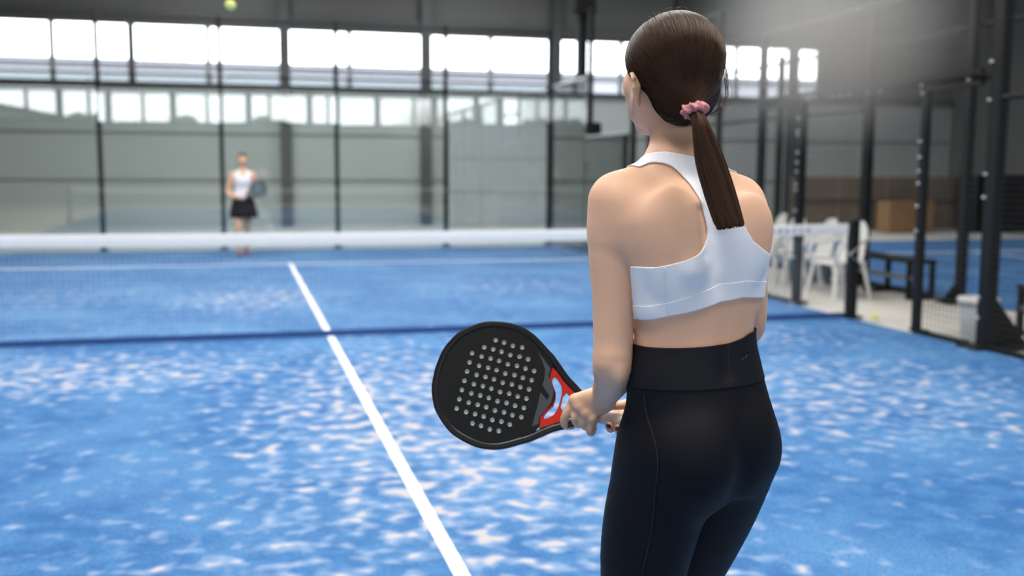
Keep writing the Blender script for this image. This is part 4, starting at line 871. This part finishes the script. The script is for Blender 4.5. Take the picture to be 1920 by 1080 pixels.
# ---------------------------------------------------------------- the far player
far = empty('person', (-.66, 8.62, .003), -math.radians(.4), 'person far behind the net in a white top and black skirt, walking with a racket', 'person')
FT = Loft([(.86, 0, 0, .135, .1, .1, 0), (.95, 0, 0, .158, .1, .11, 0), (1.04, 0, 0, .128, .085, .09, 0), (1.10, 0, 0, .118, .08, .085, 0), (1.22, 0, 0, .145, .085, .11, 0), (1.31, 0, 0, .15, .08, .09, 0), (1.37, 0, 0, .11, .06, .06, 0), (1.41, 0, .01, .055, .05, .05, 0)])
FB = [(FT, .02, 1), tube([(-.075, 0, .9), (-.085, -.08, .55), (-.09, -.10, .46), (-.085, -.09, .3), (-.07, -.08, .09)], [.088, .06, .05, .05, .034], .03), tube([(.075, .02, .9), (.06, .05, .55), (.05, .08, .46), (.045, .14, .3), (.045, .2, .10)], [.088, .06, .05, .05, .034], .03),
  (s_cone((-.07, -.06, .04), (-.075, -.21, .03), .036, .03), .02, 1), (s_cone((.045, .22, .05), (.055, .07, .03), .036, .03), .02, 1),
  tube([(-.165, .01, 1.335), (-.20, .0, 1.2), (-.235, -.0, 1.07), (-.18, -.1, .99), (-.06, -.19, .96)], [.05, .042, .036, .034, .025], .025), tube([(.165, .01, 1.335), (.20, .02, 1.2), (.225, .02, 1.09), (.16, -.10, 1.02), (.06, -.185, .985)], [.05, .042, .036, .034, .025], .025),
  (s_cone((0, .01, 1.36), (0, -.005, 1.5), .05, .047), .03, 1), (s_ell((0, -.0, 1.585), (.073, .092, .092)), .015, 1), (s_ell((0, -.04, 1.545), (.058, .055, .072)), .025, 1), (s_cone((0, -.09, 1.57), (0, -.108, 1.54), .008, .011), .012, 1),
  (s_ell((-.03, -.1, 1.575), (.014, .012, .009)), .01, -1), (s_ell((.03, -.1, 1.575), (.014, .012, .009)), .01, -1)]
for sx, cx, cz in ((-1, -.045, .957), (1, .045, .985)):
    FB.append((s_ell((cx, -.2, cz), (.036, .018, .03)), .015, 1))
    for i in range(4): FB.append(tube([(cx-sx*.02, -.2, cz+.018-i*.013), (cx-sx*.055, -.215, cz+.014-i*.013), (cx-sx*.068, -.205, cz+.006-i*.013)], [.0095, .009, .0075], .003))
    FB.append(tube([(cx, -.205, cz+.025), (cx-sx*.03, -.225, cz+.035)], [.011, .009], .006))
for sg in (-1, 1): FB += [tube([(sg*.074, .0, 1.59), (sg*.083, .012, 1.60), (sg*.082, .015, 1.575), (sg*.073, .0, 1.545)], [.006, .007, .007, .007], .006)]
FV, FQ = surface(FB, (-.34, -.34, -.02), (.34, .3, 1.72), .0075); FV = relax(FV, FQ, 1, .4)
npmesh('body', FV, FQ, M['skin'], far); fz = FV[:, 2]; ax_, ay_ = FV[:, 0], FV[:, 1]
fa = field([FB[5], FB[6]] + FB[14:])(FV); ftor = FT(FV); ow = np.clip(fa - ftor, -.03, .03)
tp = np.where(ay_ < 0, 1.335 - .055*np.clip(1-np.abs(ax_)/.045, 0, 1) + .2*np.clip(np.abs(ax_)-.05, 0, .06), 1.36); tp = np.where(np.abs(ax_) > .05, 1.43, tp)
garment('tank_top', FV, FQ, np.minimum(np.minimum(np.minimum(tp - fz, fz - .99), ow + np.where(fz > 1.3, .012, 0)), .128 - np.abs(ax_)), M['bra'], far, .003, .004, 3)
sk = MB(); rows = [(1.035, .134, .094), (1.0, .140, .100), (.93, .166, .117), (.84, .190, .135), (.72, .213, .150), (.63, .226, .158)]; ns_ = 48; v = []
for z, a, b in rows:
    for k in range(ns_):
        t = 2*math.pi*k/ns_; fl = 1+.05*math.sin(9*t)*(1.04-z)/.4; v.append((a*fl*math.cos(t), b*fl*math.sin(t), z))
sk.add(v, [(i*ns_+k, (i+1)*ns_+k, (i+1)*ns_+(k+1) % ns_, i*ns_+(k+1) % ns_) for i in range(len(rows)-1) for k in range(ns_)]); so = sk.build('skirt', mat('black_skirt_fabric', (.008, .008, .009), .8), far, True); q = so.modifiers.new('thickness', 'SOLIDIFY'); q.thickness = .004
M['shoe2'] = mat('dusty_red_shoe', (.20, .06, .065), .6)
for sgn in (0, 1): garment('shoe', FV, FQ, np.minimum(.085 - fz, (ax_+.012) if sgn else -(ax_+.012)), M['shoe2'], far, .003, .008, 2)
hv, hq = surface([(s_ell((0, .008, 1.592), (.081, .096, .098)), .01, 1), (s_ell((0, .095, 1.60), (.04, .035, .04)), .015, 1)], (-.12, -.12, 1.46), (.12, .16, 1.72), .006)
hv, ht = clip(hv, hq, np.where(hv[:, 1] < -.02, hv[:, 2] - 1.625, hv[:, 2] - 1.535 + .3*(hv[:, 1])*0))
fh = npmesh('hair', hv, ht, hair_mat('ash_brown_hair', (.05, .035, .025), (.16, .11, .075), .5), far); fh.modifiers.new('thickness', 'SOLIDIFY').thickness = .01
rk2 = racket('teal grey padel racket carried by the far player at her left side', (mat('dark_teal_frame', (.03, .045, .05), .4), mat('grey_teal_face', (.075, .115, .125), .5), M['hole'], mat('teal_insert', (.05, .09, .10), .4), M['grip'], M['decal']), True)
FM = Matrix.Translation((-.66, 8.62, .003))
place_racket(rk2, (.235, -.265, 1.10), (-.02, -.235, .96), (.35, -1, .2), FM)
# ---------------------------------------------------------------- ball of haze added by the side fence to imitate veiling glare
def lens_veil():
    m = bpy.data.materials.new('pale_lens_veil'); m.use_nodes = True; t = m.node_tree; t.nodes.clear(); N = t.nodes.new; K = t.links.new
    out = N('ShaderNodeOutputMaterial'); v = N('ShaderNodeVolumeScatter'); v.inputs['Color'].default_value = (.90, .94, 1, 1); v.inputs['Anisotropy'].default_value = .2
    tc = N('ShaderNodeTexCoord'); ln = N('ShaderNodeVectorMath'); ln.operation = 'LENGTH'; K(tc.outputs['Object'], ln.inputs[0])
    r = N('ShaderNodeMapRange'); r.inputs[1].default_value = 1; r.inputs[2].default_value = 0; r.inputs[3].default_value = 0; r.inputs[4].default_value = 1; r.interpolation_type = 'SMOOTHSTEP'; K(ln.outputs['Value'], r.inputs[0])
    p = N('ShaderNodeMath'); p.operation = 'MULTIPLY'; p.inputs[1].default_value = VEIL_DENSITY; K(r.outputs[0], p.inputs[0]); K(p.outputs[0], v.inputs['Density']); K(v.outputs[0], out.inputs['Volume']); return m
VEIL_DENSITY = .8
o = MB().ball((0, 0, 0), 1, 12, 20).build('lens_veil', lens_veil()); o.location = (4.3, -.75, 2.62); o.scale = (1.35, 1.35, 1.15); tag(o, 'pale haze added for the veil of light in the lens, high in front of the right side fence', 'lens_veil', kind='stuff')
